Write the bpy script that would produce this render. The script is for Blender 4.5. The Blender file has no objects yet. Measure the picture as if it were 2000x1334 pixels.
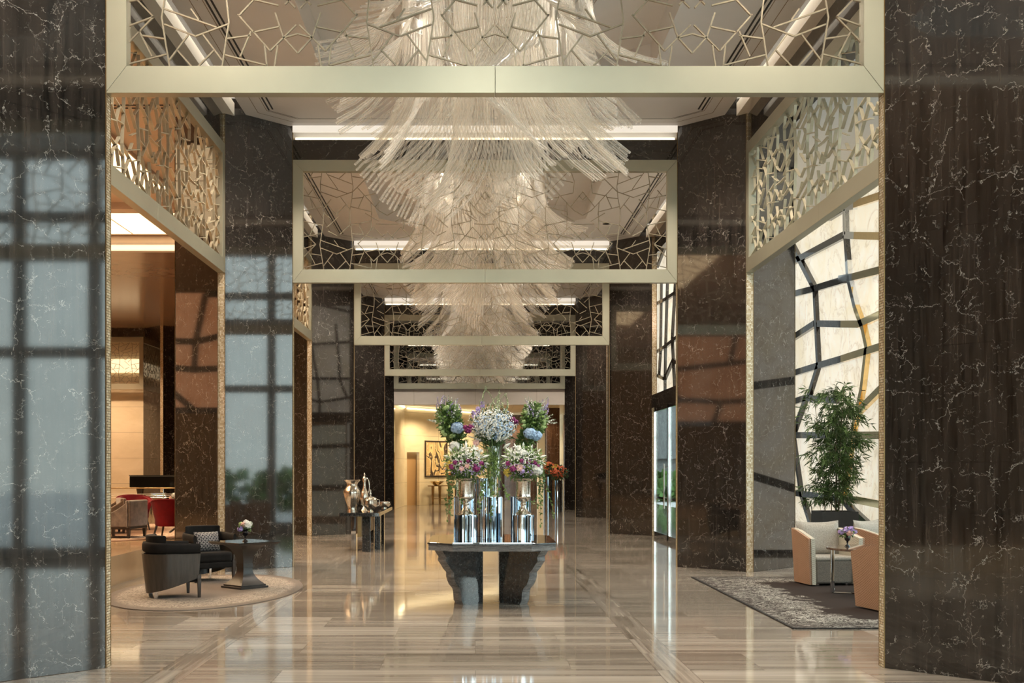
import bpy, math, random
from mathutils import Vector, Matrix
import numpy as np

SC = bpy.context.scene
COL = SC.collection
PI = math.pi
R = math.radians
H = 1.7                 # eye height in metres; the hall is laid out in multiples of it
XC = 0.10               # axis of the hall (in H)
PITCH = 5.765           # bay length
Z1 = 5.63               # first portal plane
ZR = [Z1 + PITCH * (i - 1) for i in range(0, 5)]   # ZR[0] is behind, ZR[1]..ZR[4] portals
ZEND = 26.8

def V(x, z, y):
    """x to the right, z away from the viewer, y above eye level, all in H"""
    return Vector((x * H, z * H, H + y * H))

# ------------------------------------------------------------------ camera
cam_d = bpy.data.cameras.new('camera')
cam = bpy.data.objects.new('camera', cam_d)
COL.objects.link(cam)
cam.location = (0, 0, H)
cam.rotation_euler = (PI / 2, 0, 0)
cam_d.sensor_width = 36
cam_d.lens = 36 * 2200 / 2000
cam_d.shift_x = 0.036
cam_d.shift_y = 0.1235
cam_d.clip_end = 500
SC.camera = cam

# ------------------------------------------------------------------ world
w = bpy.data.worlds.new('world')
SC.world = w
w.use_nodes = True
nt = w.node_tree
bg = nt.nodes['Background']
tc = nt.nodes.new('ShaderNodeTexCoord')
sp = nt.nodes.new('ShaderNodeSeparateXYZ')
rp = nt.nodes.new('ShaderNodeValToRGB')
nt.links.new(tc.outputs['Generated'], sp.inputs[0])
nt.links.new(sp.outputs[2], rp.inputs[0])
rp.color_ramp.elements[0].position = 0.0
rp.color_ramp.elements[0].color = (0.80, 0.90, 0.88, 1)
rp.color_ramp.elements[1].position = 0.6
rp.color_ramp.elements[1].color = (0.74, 0.88, 0.96, 1)
nt.links.new(rp.outputs[0], bg.inputs[0])
bg.inputs[1].default_value = 5.0

SC.view_settings.view_transform = 'Standard'
SC.view_settings.look = 'None'
SC.view_settings.gamma = 1
SC.view_settings.use_curve_mapping = False
SC.view_settings.exposure = 0.17
cy = SC.cycles
cy.max_bounces = 7
cy.diffuse_bounces = 3
cy.glossy_bounces = 5
cy.transmission_bounces = 6
cy.transparent_max_bounces = 14
cy.caustics_reflective = False
cy.caustics_refractive = False
cy.sample_clamp_indirect = 4
cy.sample_clamp_direct = 0
cy.use_adaptive_sampling = True
cy.adaptive_threshold = 0.02
cy.use_denoising = True

LIGHT_SCALE = 1.0

def area(name, loc, rot, sx, sy, power, col, spread=None):
    l = bpy.data.lights.new(name, 'AREA')
    l.shape = 'RECTANGLE'
    l.size = sx
    l.size_y = sy
    l.energy = power * LIGHT_SCALE
    l.color = col
    if spread:
        l.spread = spread
    o = bpy.data.objects.new(name, l)
    COL.objects.link(o)
    o.location = loc
    o.rotation_euler = rot
    return o

def portal(name, loc, rot, sx, sy):
    o = area(name, loc, rot, sx, sy, 1, (1, 1, 1))
    o.data.cycles.is_portal = True
    return o

def spot(name, loc, power, col, angle=100, blend=0.6, r=0.06, rot=(0, 0, 0)):
    l = bpy.data.lights.new(name, 'SPOT')
    l.energy = power * LIGHT_SCALE
    l.color = col
    l.spot_size = R(angle)
    l.spot_blend = blend
    l.shadow_soft_size = r
    o = bpy.data.objects.new(name, l)
    COL.objects.link(o)
    o.location = loc
    o.rotation_euler = rot
    return o

WARM = (1.0, 0.87, 0.72)
AMBER = (1.0, 0.68, 0.42)
GOLD = (1.0, 0.76, 0.44)
# daylight enters through the window wall on the right and the glazed entrance behind the viewer
portal('window_daylight', V(5.0, 4.0, 1.2), (0, -PI / 2, 0), 4.4 * H, 14.2 * H)
portal('entrance_daylight', V(0.0, -4.0, 1.2), (-PI / 2, 0, 0), 9.8 * H, 4.4 * H)
portal('door_daylight', V(2.75, 14.3, -0.05), (0, -PI / 2, 0), 1.8 * H, 4.4 * H)
# ceiling lights of the bays: recessed downlights round the chandelier
for n in range(0, 5):
    z0 = ZR[n]
    z1 = z0 + PITCH if n < 4 else ZEND
    for fx in (-1.75, 1.75):
        for fz in ((0.22, 0.78) if n < 4 else (0.5,)):
            spot('downlight_beam', V(XC + fx, z0 + (z1 - z0) * fz, 3.40), 600, WARM, 124)
    if n == 0:
        spot('added_near_bay_fill', V(XC, 2.6, 3.30), 380, (1.0, 0.94, 0.84), 150, 0.6, 0.05)  # added fill light without a fixture, brightens the front of the first screen
    for dx in ((-0.5, 0.5) if n else ()):
        for dz in (-0.6, 0.6):
            spot('chandelier_beam', V(XC + dx, (z0 + z1) / 2 + dz * (1 if n < 4 else 0.5), 3.60), 75, (1.0, 0.93, 0.82), 160, 0.6, 0.1)
for (x, z, p) in ((-5.4, 10.5, 1300), (-5.4, 15.0, 1200), (-4.2, 12.4, 900), (-8.8, 21.0, 1900), (-8.8, 25.0, 1500), (-5.0, 21.5, 600)):
    spot('lounge_beam', V(x, z, 3.2), p, AMBER, 130, 0.5, 0.2)
for (x, z, p) in ((-1.0, 29.3, 420), (0.3, 30.8, 420), (1.4, 30.0, 300), (1.2, 34.0, 300)):
    spot('hall_beam', V(x, z, 1.55), p, GOLD, 150, 0.5, 0.15)
spot('seating_beam', V(3.6, 9.0, 3.38), 420, WARM, 120)
spot('seating_beam', V(4.2, 13.0, 3.38), 420, WARM, 120)

# ------------------------------------------------------------------ mesh helpers
class MB:
    def __init__(self):
        self.v = []
        self.f = []
        self.uv = None
    def add(self, vs, fs):
        b = len(self.v)
        self.v.extend([tuple(p) for p in vs])
        self.f.extend([tuple(i + b for i in f) for f in fs])
        return self
    def box(self, a, b):
        x0, y0, z0 = [min(a[i], b[i]) for i in range(3)]
        x1, y1, z1 = [max(a[i], b[i]) for i in range(3)]
        return self.add([(x0, y0, z0), (x1, y0, z0), (x1, y1, z0), (x0, y1, z0), (x0, y0, z1), (x1, y0, z1), (x1, y1, z1), (x0, y1, z1)],
                        [(0, 3, 2, 1), (4, 5, 6, 7), (0, 1, 5, 4), (1, 2, 6, 5), (2, 3, 7, 6), (3, 0, 4, 7)])
    def cbox(self, c, s):
        return self.box([c[i] - s[i] / 2 for i in range(3)], [c[i] + s[i] / 2 for i in range(3)])
    def prism(self, poly, z0, z1, top=None):
        n = len(poly)
        top = top or poly
        vs = [(p[0], p[1], z0) for p in poly] + [(p[0], p[1], z1) for p in top]
        fs = [tuple(range(n))[::-1], tuple(range(n, 2 * n))] + [(i, (i + 1) % n, n + (i + 1) % n, n + i) for i in range(n)]
        return self.add(vs, fs)
    def tube(self, pts, r, n=6, caps=True, squash=None):
        pts = [Vector(p) for p in pts]
        rs = r if isinstance(r, (list, tuple)) else [r] * len(pts)
        b = len(self.v)
        up = Vector((0, 0, 1))
        prev = None
        for i, p in enumerate(pts):
            d = (pts[min(i + 1, len(pts) - 1)] - pts[max(i - 1, 0)])
            d.normalize()
            if prev is None:
                s = d.cross(up)
                if s.length < 1e-3:
                    s = d.cross(Vector((1, 0, 0)))
                s.normalize()
            else:
                s = prev - d * prev.dot(d)
                s.normalize()
            prev = s
            t = d.cross(s)
            for k in range(n):
                a = 2 * PI * k / n
                self.v.append(tuple(p + (s * math.cos(a) + t * math.sin(a)) * rs[i]))
        for i in range(len(pts) - 1):
            for k in range(n):
                k2 = (k + 1) % n
                self.f.append((b + i * n + k, b + i * n + k2, b + (i + 1) * n + k2, b + (i + 1) * n + k))
        if caps:
            self.f.append(tuple(b + k for k in range(n))[::-1])
            self.f.append(tuple(b + (len(pts) - 1) * n + k for k in range(n)))
        return self
    def lathe(self, prof, n=24, c=(0, 0), flute=0, fl_from=0, fl_to=0):
        b = len(self.v)
        for j, (r, z) in enumerate(prof):
            for k in range(n):
                a = 2 * PI * k / n
                rr = r
                if flute and fl_from <= j <= fl_to:
                    rr = r * (1 + flute * (1 if k % 2 else -1))
                self.v.append((c[0] + rr * math.cos(a), c[1] + rr * math.sin(a), z))
        for j in range(len(prof) - 1):
            for k in range(n):
                k2 = (k + 1) % n
                self.f.append((b + j * n + k, b + j * n + k2, b + (j + 1) * n + k2, b + (j + 1) * n + k))
        if prof[0][0] > 1e-4:
            self.f.append(tuple(b + k for k in range(n))[::-1])
        if prof[-1][0] > 1e-4:
            self.f.append(tuple(b + (len(prof) - 1) * n + k for k in range(n)))
        return self
    def ell(self, c, r, n=10, m=6):
        b = len(self.v)
        for j in range(m + 1):
            ph = PI * j / m
            for k in range(n):
                a = 2 * PI * k / n
                self.v.append((c[0] + r[0] * math.sin(ph) * math.cos(a), c[1] + r[1] * math.sin(ph) * math.sin(a), c[2] + r[2] * math.cos(ph)))
        for j in range(m):
            for k in range(n):
                k2 = (k + 1) % n
                self.f.append((b + j * n + k, b + (j + 1) * n + k, b + (j + 1) * n + k2, b + j * n + k2))
        return self
    def quad(self, a, b, c, d):
        return self.add([a, b, c, d], [(0, 1, 2, 3)])
    def surf(self, fn, nu, nv, thick, closed_u=False):
        """a sheet fn(u, v) -> (point, outward normal) with real thickness, u and v in 0..1, and uvs in metres"""
        b = len(self.v)
        out, inn = [], []
        for i in range(nu + 1):
            for j in range(nv + 1):
                p, nn = fn(i / nu, j / nv)
                out.append(Vector(p))
                inn.append(Vector(p) - Vector(nn) * thick)
        self.v.extend([tuple(p) for p in out] + [tuple(p) for p in inn])
        N = (nu + 1) * (nv + 1)
        g = lambda i, j: b + i * (nv + 1) + j
        for i in range(nu):
            for j in range(nv):
                self.f.append((g(i, j), g(i + 1, j), g(i + 1, j + 1), g(i, j + 1)))
                self.f.append((g(i, j) + N, g(i, j + 1) + N, g(i + 1, j + 1) + N, g(i + 1, j) + N))
        for i in range(nu):
            self.f.append((g(i, 0), g(i, 0) + N, g(i + 1, 0) + N, g(i + 1, 0)))
            self.f.append((g(i, nv), g(i + 1, nv), g(i + 1, nv) + N, g(i, nv) + N))
        for j in range(nv):
            self.f.append((g(0, j), g(0, j + 1), g(0, j + 1) + N, g(0, j) + N))
            self.f.append((g(nu, j), g(nu, j) + N, g(nu, j + 1) + N, g(nu, j + 1)))
        return self
    def mesh(self, name):
        me = bpy.data.meshes.new(name)
        me.from_pydata(self.v, [], self.f)
        me.update()
        return me
    def build(self, name, mat, parent=None, smooth=False, bevel=0, seg=2, subsurf=0):
        me = self.mesh(name)
        me.materials.append(mat)
        if smooth:
            me.shade_smooth()
            if smooth is not True:
                me.set_sharp_from_angle(angle=R(smooth))
        o = bpy.data.objects.new(name, me)
        COL.objects.link(o)
        if parent:
            o.parent = parent
        if bevel:
            m = o.modifiers.new('b', 'BEVEL')
            m.width = bevel
            m.segments = seg
            m.limit_method = 'ANGLE'
            m.angle_limit = R(40)
        if subsurf:
            m = o.modifiers.new('s', 'SUBSURF')
            m.levels = m.render_levels = subsurf
        return o

def thing(name, label, cat, loc=(0, 0, 0), rz=0, group=None):
    o = bpy.data.objects.new(name, None)
    o.empty_display_size = 0.1
    COL.objects.link(o)
    o.location = loc
    o.rotation_euler = (0, 0, rz)
    o['label'] = label
    o['category'] = cat
    if group:
        o['group'] = group
    return o

def tag(o, label, cat, group=None, loc=None, rz=None):
    o['label'] = label
    o['category'] = cat
    if group:
        o['group'] = group
    if loc is not None:
        o.location = loc
    if rz is not None:
        o.rotation_euler[2] = rz
    return o

def struct(o):
    o['kind'] = 'structure'
    return o

def copy_tree(src, label=None, loc=None, rz=None, group=None):
    r = src.copy()
    COL.objects.link(r)
    if label:
        r['label'] = label
    if group:
        r['group'] = group
    if loc is not None:
        r.location = loc
    if rz is not None:
        r.rotation_euler = (0, 0, rz)
    for ch in list(src.children):
        c = ch.copy()
        COL.objects.link(c)
        c.parent = r
        for g in list(ch.children):
            d = g.copy()
            COL.objects.link(d)
            d.parent = c
    return r

# ------------------------------------------------------------------ materials
class NT:
    def __init__(self, name):
        self.m = bpy.data.materials.new(name)
        self.m.use_nodes = True
        self.t = self.m.node_tree
        self.b = self.t.nodes['Principled BSDF']
        self.out = self.t.nodes['Material Output']
    def n(self, kind, **kw):
        nd = self.t.nodes.new('ShaderNode' + kind)
        for k, v in kw.items():
            if k.startswith('i_'):
                nd.inputs[k[2:].replace('_', ' ')].default_value = v
            else:
                setattr(nd, k, v)
        return nd
    def l(self, a, b):
        self.t.links.new(a, b)
    def pos(self, scale=(1, 1, 1), obj=False, rot=(0, 0, 0)):
        if obj:
            s = self.n('TexCoord').outputs['Object']
        else:
            s = self.n('NewGeometry').outputs['Position']
        mp = self.n('Mapping')
        mp.inputs['Scale'].default_value = scale
        mp.inputs['Rotation'].default_value = rot
        self.l(s, mp.inputs[0])
        return mp.outputs[0]
    def math(self, op, a, b=None, c=None, clamp=False):
        nd = self.n('Math', operation=op)
        nd.use_clamp = clamp
        for i, x in enumerate((a, b, c)):
            if x is None:
                continue
            if isinstance(x, (int, float)):
                nd.inputs[i].default_value = x
            else:
                self.l(x, nd.inputs[i])
        return nd.outputs[0]
    def noise(self, vec, scale=5, detail=4, rough=0.5, dist=0):
        nd = self.n('TexNoise')
        nd.inputs['Scale'].default_value = scale
        nd.inputs['Detail'].default_value = detail
        nd.inputs['Roughness'].default_value = rough
        nd.inputs['Distortion'].default_value = dist
        if vec is not None:
            self.l(vec, nd.inputs['Vector'])
        return nd
    def ramp(self, fac, stops, interp='LINEAR'):
        nd = self.n('ValToRGB')
        cr = nd.color_ramp
        cr.interpolation = interp
        while len(cr.elements) < len(stops):
            cr.elements.new(0.5)
        for e, (p, c) in zip(cr.elements, stops):
            e.position = p
            e.color = (c if len(c) == 4 else (*c, 1)) if not isinstance(c, (int, float)) else (c, c, c, 1)
        self.l(fac, nd.inputs[0])
        return nd.outputs[0]
    def mix(self, fac, a, b, mode='MIX'):
        nd = self.n('Mix', data_type='RGBA', blend_type=mode)
        for i, x in ((0, fac), (6, a), (7, b)):
            if isinstance(x, (int, float)):
                nd.inputs[i].default_value = x
            elif isinstance(x, tuple):
                nd.inputs[i].default_value = (*x[:3], 1)
            else:
                self.l(x, nd.inputs[i])
        return nd.outputs[2]
    def bump(self, h, strength=0.3, dist=0.01):
        nd = self.n('Bump')
        nd.inputs['Strength'].default_value = strength
        nd.inputs['Distance'].default_value = dist
        self.l(h, nd.inputs['Height'])
        self.l(nd.outputs[0], self.b.inputs['Normal'])
    def set(self, **kw):
        for k, v in kw.items():
            k = {'base': 'Base Color', 'rough': 'Roughness', 'metal': 'Metallic', 'ior': 'IOR', 'trans': 'Transmission Weight', 'coat': 'Coat Weight',
                 'emis': 'Emission Color', 'estr': 'Emission Strength', 'sheen': 'Sheen Weight', 'alpha': 'Alpha', 'spec': 'Specular IOR Level', 'sub': 'Subsurface Weight'}[k]
            if isinstance(v, (int, float)):
                self.b.inputs[k].default_value = v
            elif isinstance(v, tuple):
                self.b.inputs[k].default_value = (*v[:3], 1)
            else:
                self.l(v, self.b.inputs[k])
        return self

def plain(name, col, rough=0.5, metal=0.0, var=0.12, scale=12, **kw):
    """a procedural material: the colour with a little cloudy variation of its own"""
    t = NT(name)
    nz = t.noise(t.pos(obj=True), scale, 3)
    a = tuple(c * (1 - var) for c in col)
    b = tuple(min(1, c * (1 + var)) for c in col)
    t.set(base=t.ramp(nz.outputs[0], [(0.3, a), (0.7, b)]), rough=rough, metal=metal, **kw)
    return t.m

def marble(name, dark, mid, vein=1.0, joint=True, rough=0.045, ior=1.75, vertical=True, vcol=(0.75, 0.72, 0.66)):
    t = NT(name)
    sc = (9, 9, 0.55) if vertical else (0.55, 0.55, 9)
    st = t.noise(t.pos(sc), 2.2, 8, 0.68, 0.25)
    fine = t.noise(t.pos((60, 60, 3) if vertical else (3, 3, 60)), 1.2, 3, 0.6)
    cl = t.noise(t.pos((1, 1, 0.6)), 1.1, 2)
    f = t.math('ADD', t.math('MULTIPLY', st.outputs[0], 0.75), t.math('MULTIPLY', fine.outputs[0], 0.25))
    col = t.ramp(f, [(0.36, dark), (0.62, mid)])
    col = t.mix(t.math('MULTIPLY', cl.outputs[0], 0.5), col, dark)
    # short white veins: crackle lines that only show in patches
    wv = t.noise(t.pos((1, 1, 1)), 5.0, 7, 0.65)
    pv = t.n('VectorMath', operation='MULTIPLY_ADD')
    t.l(wv.outputs['Color'], pv.inputs[0])
    pv.inputs[1].default_value = (0.26, 0.26, 0.26)
    t.l(t.pos((0.9, 0.9, 1.0)), pv.inputs[2])
    def crack(scale, width, mscale, lo, seed):
        vo = t.n('TexVoronoi', feature='DISTANCE_TO_EDGE')
        vo.inputs['Scale'].default_value = scale
        ad = t.n('VectorMath', operation='ADD')
        ad.inputs[1].default_value = (seed, seed * 2, seed * 3)
        t.l(pv.outputs[0], ad.inputs[0])
        t.l(ad.outputs[0], vo.inputs['Vector'])
        nd = t.noise(ad.outputs[0], mscale, 4, 0.7)
        mask = t.ramp(nd.outputs[0], [(lo, 0.0), (lo + 0.07, 1.0)])
        line = t.ramp(vo.outputs['Distance'], [(0.0, 1.0), (width, 0.0)])
        return t.math('MULTIPLY', mask, line)
    v = t.math('MAXIMUM', crack(3.4, 0.0075, 7.0, 0.52, 3), t.math('MULTIPLY', crack(9.0, 0.015, 9.5, 0.53, 11), 0.75))
    v = t.math('MAXIMUM', v, t.math('MULTIPLY', crack(1.3, 0.0028, 5.0, 0.47, 23), 0.9))
    v = t.math('MULTIPLY', v, vein * 0.48)
    col = t.mix(v, col, vcol)
    if joint:
        s = t.n('SeparateXYZ')
        t.l(t.n('NewGeometry').outputs['Position'], s.inputs[0])
        fr = t.math('FRACT', t.math('MULTIPLY', t.math('SUBTRACT', s.outputs[2], 0.463 * H), 1 / (0.563 * H)))
        j = t.math('LESS_THAN', fr, 0.0055)
        col = t.mix(t.math('MULTIPLY', j, 0.85), col, (0.005, 0.005, 0.005))
    t.set(base=col, rough=rough, ior=ior)
    return t.m

M = {}
M['marble'] = marble('dark_veined_marble', (0.005, 0.0045, 0.004), (0.046, 0.037, 0.031))
M['marble_flat'] = marble('dark_marble_lintel', (0.004, 0.0038, 0.0035), (0.04, 0.032, 0.026), vertical=False, joint=False)
M['marble_brown'] = marble('brown_marble', (0.03, 0.015, 0.009), (0.12, 0.065, 0.04), rough=0.1, ior=1.6)
M['granite'] = None

def floor_mat():
    t = NT('striped_beige_stone')
    pos = t.n('NewGeometry').outputs['Position']
    s = t.n('SeparateXYZ')
    t.l(pos, s.inputs[0])
    X, Y = s.outputs[0], s.outputs[1]
    TX, TY = 1.62, 0.86
    row = t.math('FLOOR', t.math('DIVIDE', Y, TY))
    off = t.math('MULTIPLY', t.math('FRACT', t.math('MULTIPLY', row, 0.5)), TX)
    fx = t.math('DIVIDE', t.math('ADD', X, off), TX)
    colm = t.math('FLOOR', fx)
    # the long bands
    def band(c, wd):
        return t.math('LESS_THAN', t.math('ABSOLUTE', t.math('SUBTRACT', X, c * H)), wd * H)
    bm = t.math('MAXIMUM', band(-1.47, 0.085), band(0.98, 0.085))
    cz = t.n('CombineXYZ')
    t.l(colm, cz.inputs[0])
    t.l(row, cz.inputs[1])
    t.l(bm, cz.inputs[2])
    wn = t.n('TexWhiteNoise')
    t.l(cz.outputs[0], wn.inputs['Vector'])
    wnv = t.n('SeparateColor')
    t.l(wn.outputs['Color'], wnv.inputs[0])
    # stripe coordinates: along X in the field, along Y in the bands
    def stripes(su, sv):
        c = t.n('CombineXYZ')
        t.l(t.math('MULTIPLY', X, su), c.inputs[0])
        t.l(t.math('MULTIPLY', Y, sv), c.inputs[1])
        t.l(t.math('MULTIPLY', wnv.outputs[0], 37.0), c.inputs[2])
        a = t.noise(c.outputs[0], 1.0, 6, 0.62, 0.15)
        return a.outputs[0]
    f1 = t.math('ADD', t.math('MULTIPLY', stripes(0.35, 11), 0.5), t.math('MULTIPLY', stripes(0.12, 2.6), 0.5))
    f2 = t.math('ADD', t.math('MULTIPLY', stripes(18, 0.4), 0.6), t.math('MULTIPLY', stripes(6, 0.15), 0.4))
    f = t.mix(bm, f1, f2)
    base = t.ramp(f, [(0.36, (0.175, 0.145, 0.115)), (0.46, (0.290, 0.253, 0.212)), (0.56, (0.410, 0.368, 0.315)), (0.66, (0.53, 0.49, 0.43))])
    tone = t.ramp(wnv.outputs[1], [(0.0, (0.74, 0.72, 0.69)), (1.0, (1.12, 1.11, 1.09))])
    base = t.mix(1.0, base, tone, 'MULTIPLY')
    fy = t.math('FRACT', t.math('DIVIDE', Y, TY))
    jx = t.math('LESS_THAN', t.math('FRACT', fx), 0.003)
    jy = t.math('LESS_THAN', fy, 0.005)
    jb = t.math('MAXIMUM', t.math('LESS_THAN', t.math('ABSOLUTE', t.math('SUBTRACT', t.math('ABSOLUTE', t.math('SUBTRACT', X, -1.47 * H)), 0.085 * H)), 0.004),
                t.math('LESS_THAN', t.math('ABSOLUTE', t.math('SUBTRACT', t.math('ABSOLUTE', t.math('SUBTRACT', X, 0.98 * H)), 0.085 * H)), 0.004))
    j = t.math('MAXIMUM', t.math('MAXIMUM', jx, jy), jb)
    base = t.mix(t.math('MULTIPLY', j, 0.45), base, (0.10, 0.07, 0.05))
    t.set(base=base, rough=0.055, ior=1.62)
    bz = t.noise(t.pos((1, 1, 1)), 1.2, 2)
    t.bump(bz.outputs[0], 0.05, 0.02)
    return t.m
M['floor'] = floor_mat()
M['ceiling'] = plain('pale_plaster', (0.76, 0.74, 0.72), 0.55, var=0.02, scale=2)
M['plaster_white'] = plain('cream_fascia', (0.86, 0.80, 0.70), 0.5, var=0.02)
M['lounge_ceiling'] = plain('lounge_plaster', (0.62, 0.50, 0.40), 0.35, var=0.04, scale=2)
M['lounge_gloss'] = plain('lacquered_brown_ceiling', (0.28, 0.19, 0.135), 0.18, var=0.06, scale=2)
M['black'] = plain('black_slot', (0.006, 0.006, 0.006), 0.5)
M['champagne'] = plain('champagne_metal', (0.49, 0.47, 0.36), 0.35, 0.7, var=0.03, scale=3)
M['lattice'] = plain('bronze_lattice_metal', (0.34, 0.29, 0.21), 0.33, 0.7, var=0.1)
M['slats'] = plain('champagne_slat_metal', (0.52, 0.46, 0.33), 0.38, 0.5, var=0.1)
M['chrome'] = plain('polished_chrome', (0.82, 0.84, 0.86), 0.05, 1.0, var=0.02)
M['mirror'] = plain('mirror', (0.80, 0.84, 0.88), 0.02, 1.0, var=0.01)
M['mirror_dark'] = plain('smoked_mirror', (0.24, 0.32, 0.40), 0.03, 1.0, var=0.02)
M['gold'] = plain('gold_mirror_metal', (0.85, 0.62, 0.30), 0.06, 1.0, var=0.05)
def silver_mat():
    t = NT('hammered_silver')
    nz = t.noise(t.pos(obj=True), 60, 3)
    t.set(base=t.ramp(nz.outputs[0], [(0.3, (0.55, 0.48, 0.40)), (0.7, (0.88, 0.84, 0.76))]), metal=1.0, rough=0.16)
    t.bump(nz.outputs[0], 0.35, 0.004)
    return t.m
M['silver'] = silver_mat()
def granite():
    t = NT('speckled_black_granite')
    a = t.noise(t.pos((1, 1, 1)), 45, 4, 0.7)
    b = t.noise(t.pos((1, 1, 1)), 14, 3, 0.6)
    col = t.ramp(a.outputs[0], [(0.45, (0.012, 0.013, 0.014)), (0.60, (0.035, 0.040, 0.042)), (0.70, (0.16, 0.17, 0.16))])
    col = t.mix(t.ramp(b.outputs[0], [(0.5, 0.0), (0.7, 0.6)]), col, (0.05, 0.035, 0.028))
    t.set(base=col, rough=0.05, ior=1.7)
    return t.m
M['granite'] = granite()
def rough_granite():
    t = NT('split_face_granite')
    a = t.noise(t.pos((6, 6, 60)), 1.0, 5, 0.7)
    b = t.noise(t.pos((1, 1, 1)), 90, 3, 0.7)
    h = t.math('ADD', t.math('MULTIPLY', a.outputs[0], 0.7), t.math('MULTIPLY', b.outputs[0], 0.3))
    t.set(base=t.ramp(h, [(0.35, (0.045, 0.045, 0.048)), (0.65, (0.30, 0.29, 0.28))]), rough=0.6)
    t.bump(h, 0.8, 0.02)
    return t.m
M['granite_rough'] = rough_granite()
def mosaic():
    t = NT('gold_mosaic_tiles')
    s = t.n('SeparateXYZ')
    t.l(t.n('NewGeometry').outputs['Position'], s.inputs[0])
    TS = 0.0225
    u = t.math('DIVIDE', t.math('ADD', s.outputs[0], s.outputs[1]), TS)
    v = t.math('DIVIDE', s.outputs[2], TS)
    g = t.math('MAXIMUM', t.math('LESS_THAN', t.math('FRACT', u), 0.16), t.math('LESS_THAN', t.math('FRACT', v), 0.16))
    c = t.n('CombineXYZ')
    t.l(t.math('FLOOR', u), c.inputs[0])
    t.l(t.math('FLOOR', v), c.inputs[1])
    wn = t.n('TexWhiteNoise')
    t.l(c.outputs[0], wn.inputs['Vector'])
    col = t.ramp(wn.outputs['Value'], [(0.0, (0.50, 0.38, 0.22)), (0.6, (0.80, 0.68, 0.46)), (1.0, (0.98, 0.90, 0.72))])
    t.set(base=t.mix(g, col, (0.16, 0.09, 0.055)), rough=0.25, metal=0.35)
    t.bump(t.math('SUBTRACT', 1.0, g), 0.5, 0.003)
    return t.m
M['mosaic'] = mosaic()
def onyx(name, c0, c1, strength, vein):
    t = NT(name)
    a = t.noise(t.pos((1, 1, 1)), 0.7, 6, 0.6, 1.6)
    b = t.noise(t.pos((1, 1, 1)), 0.75, 6, 0.6, 1.3)
    ln = t.math('ABSOLUTE', t.math('SUBTRACT', b.outputs[0], 0.5))
    vm = t.ramp(ln, [(0.0, 1.0), (0.006, 0.4), (0.03, 0.0)])
    col = t.ramp(a.outputs[0], [(0.35, c0), (0.65, c1)])
    col = t.mix(t.math('MULTIPLY', vm, 0.55), col, vein)
    t.set(base=t.mix(1.0, col, (0.5, 0.5, 0.5), 'MULTIPLY'), rough=0.08, emis=col, estr=strength)
    return t.m
M['onyx'] = onyx('backlit_cream_onyx', (0.92, 0.82, 0.60), (1.0, 0.94, 0.80), 0.66, (0.52, 0.40, 0.25))
M['onyx_amber'] = onyx('backlit_amber_onyx', (0.85, 0.38, 0.18), (1.0, 0.52, 0.28), 0.9, (0.5, 0.16, 0.05))
def glass(name, col=(1, 1, 1), refl=0.12, rough=0.0):
    t = NT(name)
    t.t.nodes.remove(t.b)
    tr = t.n('BsdfTransparent')
    tr.inputs[0].default_value = (*col, 1)
    gl = t.n('BsdfGlossy')
    gl.inputs['Roughness'].default_value = rough
    lw = t.n('LayerWeight')
    lw.inputs[0].default_value = 0.35
    nz = t.noise(t.pos(obj=True), 3, 2)
    f = t.math('ADD', t.math('MULTIPLY', lw.outputs['Facing'], 0.55), t.math('MULTIPLY', nz.outputs[0], refl), clamp=True)
    mx = t.n('MixShader')
    t.l(f, mx.inputs[0])
    t.l(tr.outputs[0], mx.inputs[1])
    t.l(gl.outputs[0], mx.inputs[2])
    t.l(mx.outputs[0], t.out.inputs[0])
    return t.m
M['glass'] = glass('clear_glass', (0.95, 0.98, 0.97))
M['vase_glass'] = glass('vase_glass', (0.90, 0.95, 0.93), 0.25)
def rod_mat():
    t = NT('chandelier_glass')
    t.set(base=(1.0, 0.98, 0.93), rough=0.10, ior=1.5, metal=0.0)
    tr = t.n('BsdfTransparent')
    tr.inputs[0].default_value = (1, 0.985, 0.96, 1)
    tl = t.n('BsdfTranslucent')
    tl.inputs[0].default_value = (1.0, 0.98, 0.93, 1)
    nz = t.noise(t.pos((1, 1, 1)), 18, 2)
    m1 = t.n('MixShader')
    m1.inputs[0].default_value = 0.4
    t.l(t.b.outputs[0], m1.inputs[1])
    t.l(tl.outputs[0], m1.inputs[2])
    lw = t.n('LayerWeight')
    lw.inputs[0].default_value = 0.3
    f = t.math('ADD', t.math('MULTIPLY', lw.outputs['Facing'], 0.82), t.math('MULTIPLY', nz.outputs[0], 0.20), clamp=True)
    m2 = t.n('MixShader')
    t.l(f, m2.inputs[0])
    t.l(tr.outputs[0], m2.inputs[1])
    t.l(m1.outputs[0], m2.inputs[2])
    t.l(m2.outputs[0], t.out.inputs[0])
    return t.m
M['rod'] = rod_mat()
def emit(name, col, s):
    t = NT(name)
    nz = t.noise(t.pos((1, 1, 1)), 2, 2)
    a = tuple(c * 0.96 for c in col)
    t.set(base=(0.8, 0.8, 0.8), emis=t.ramp(nz.outputs[0], [(0.3, a), (0.7, col)]), estr=s)
    return t.m
M['cove'] = emit('cove_light', (1.0, 0.86, 0.62), 2.2)
M['fascia_painted_lit'] = emit('fascia_with_painted_cove_light', (1.0, 0.90, 0.76), 0.62)  # no lamp: cove light falling on the fascia, put into its emission
M['cove_soft'] = emit('soft_cove_light', (1.0, 0.90, 0.74), 6.0)
M['lamp'] = emit('downlight_lamp', (1.0, 0.88, 0.68), 14.0)
M['lounge_panel'] = emit('lit_lounge_ceiling_panel', (1.0, 0.72, 0.40), 2.6)
M['hall_cove'] = emit('hall_cove_light', (1.0, 0.82, 0.50), 5.0)
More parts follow.
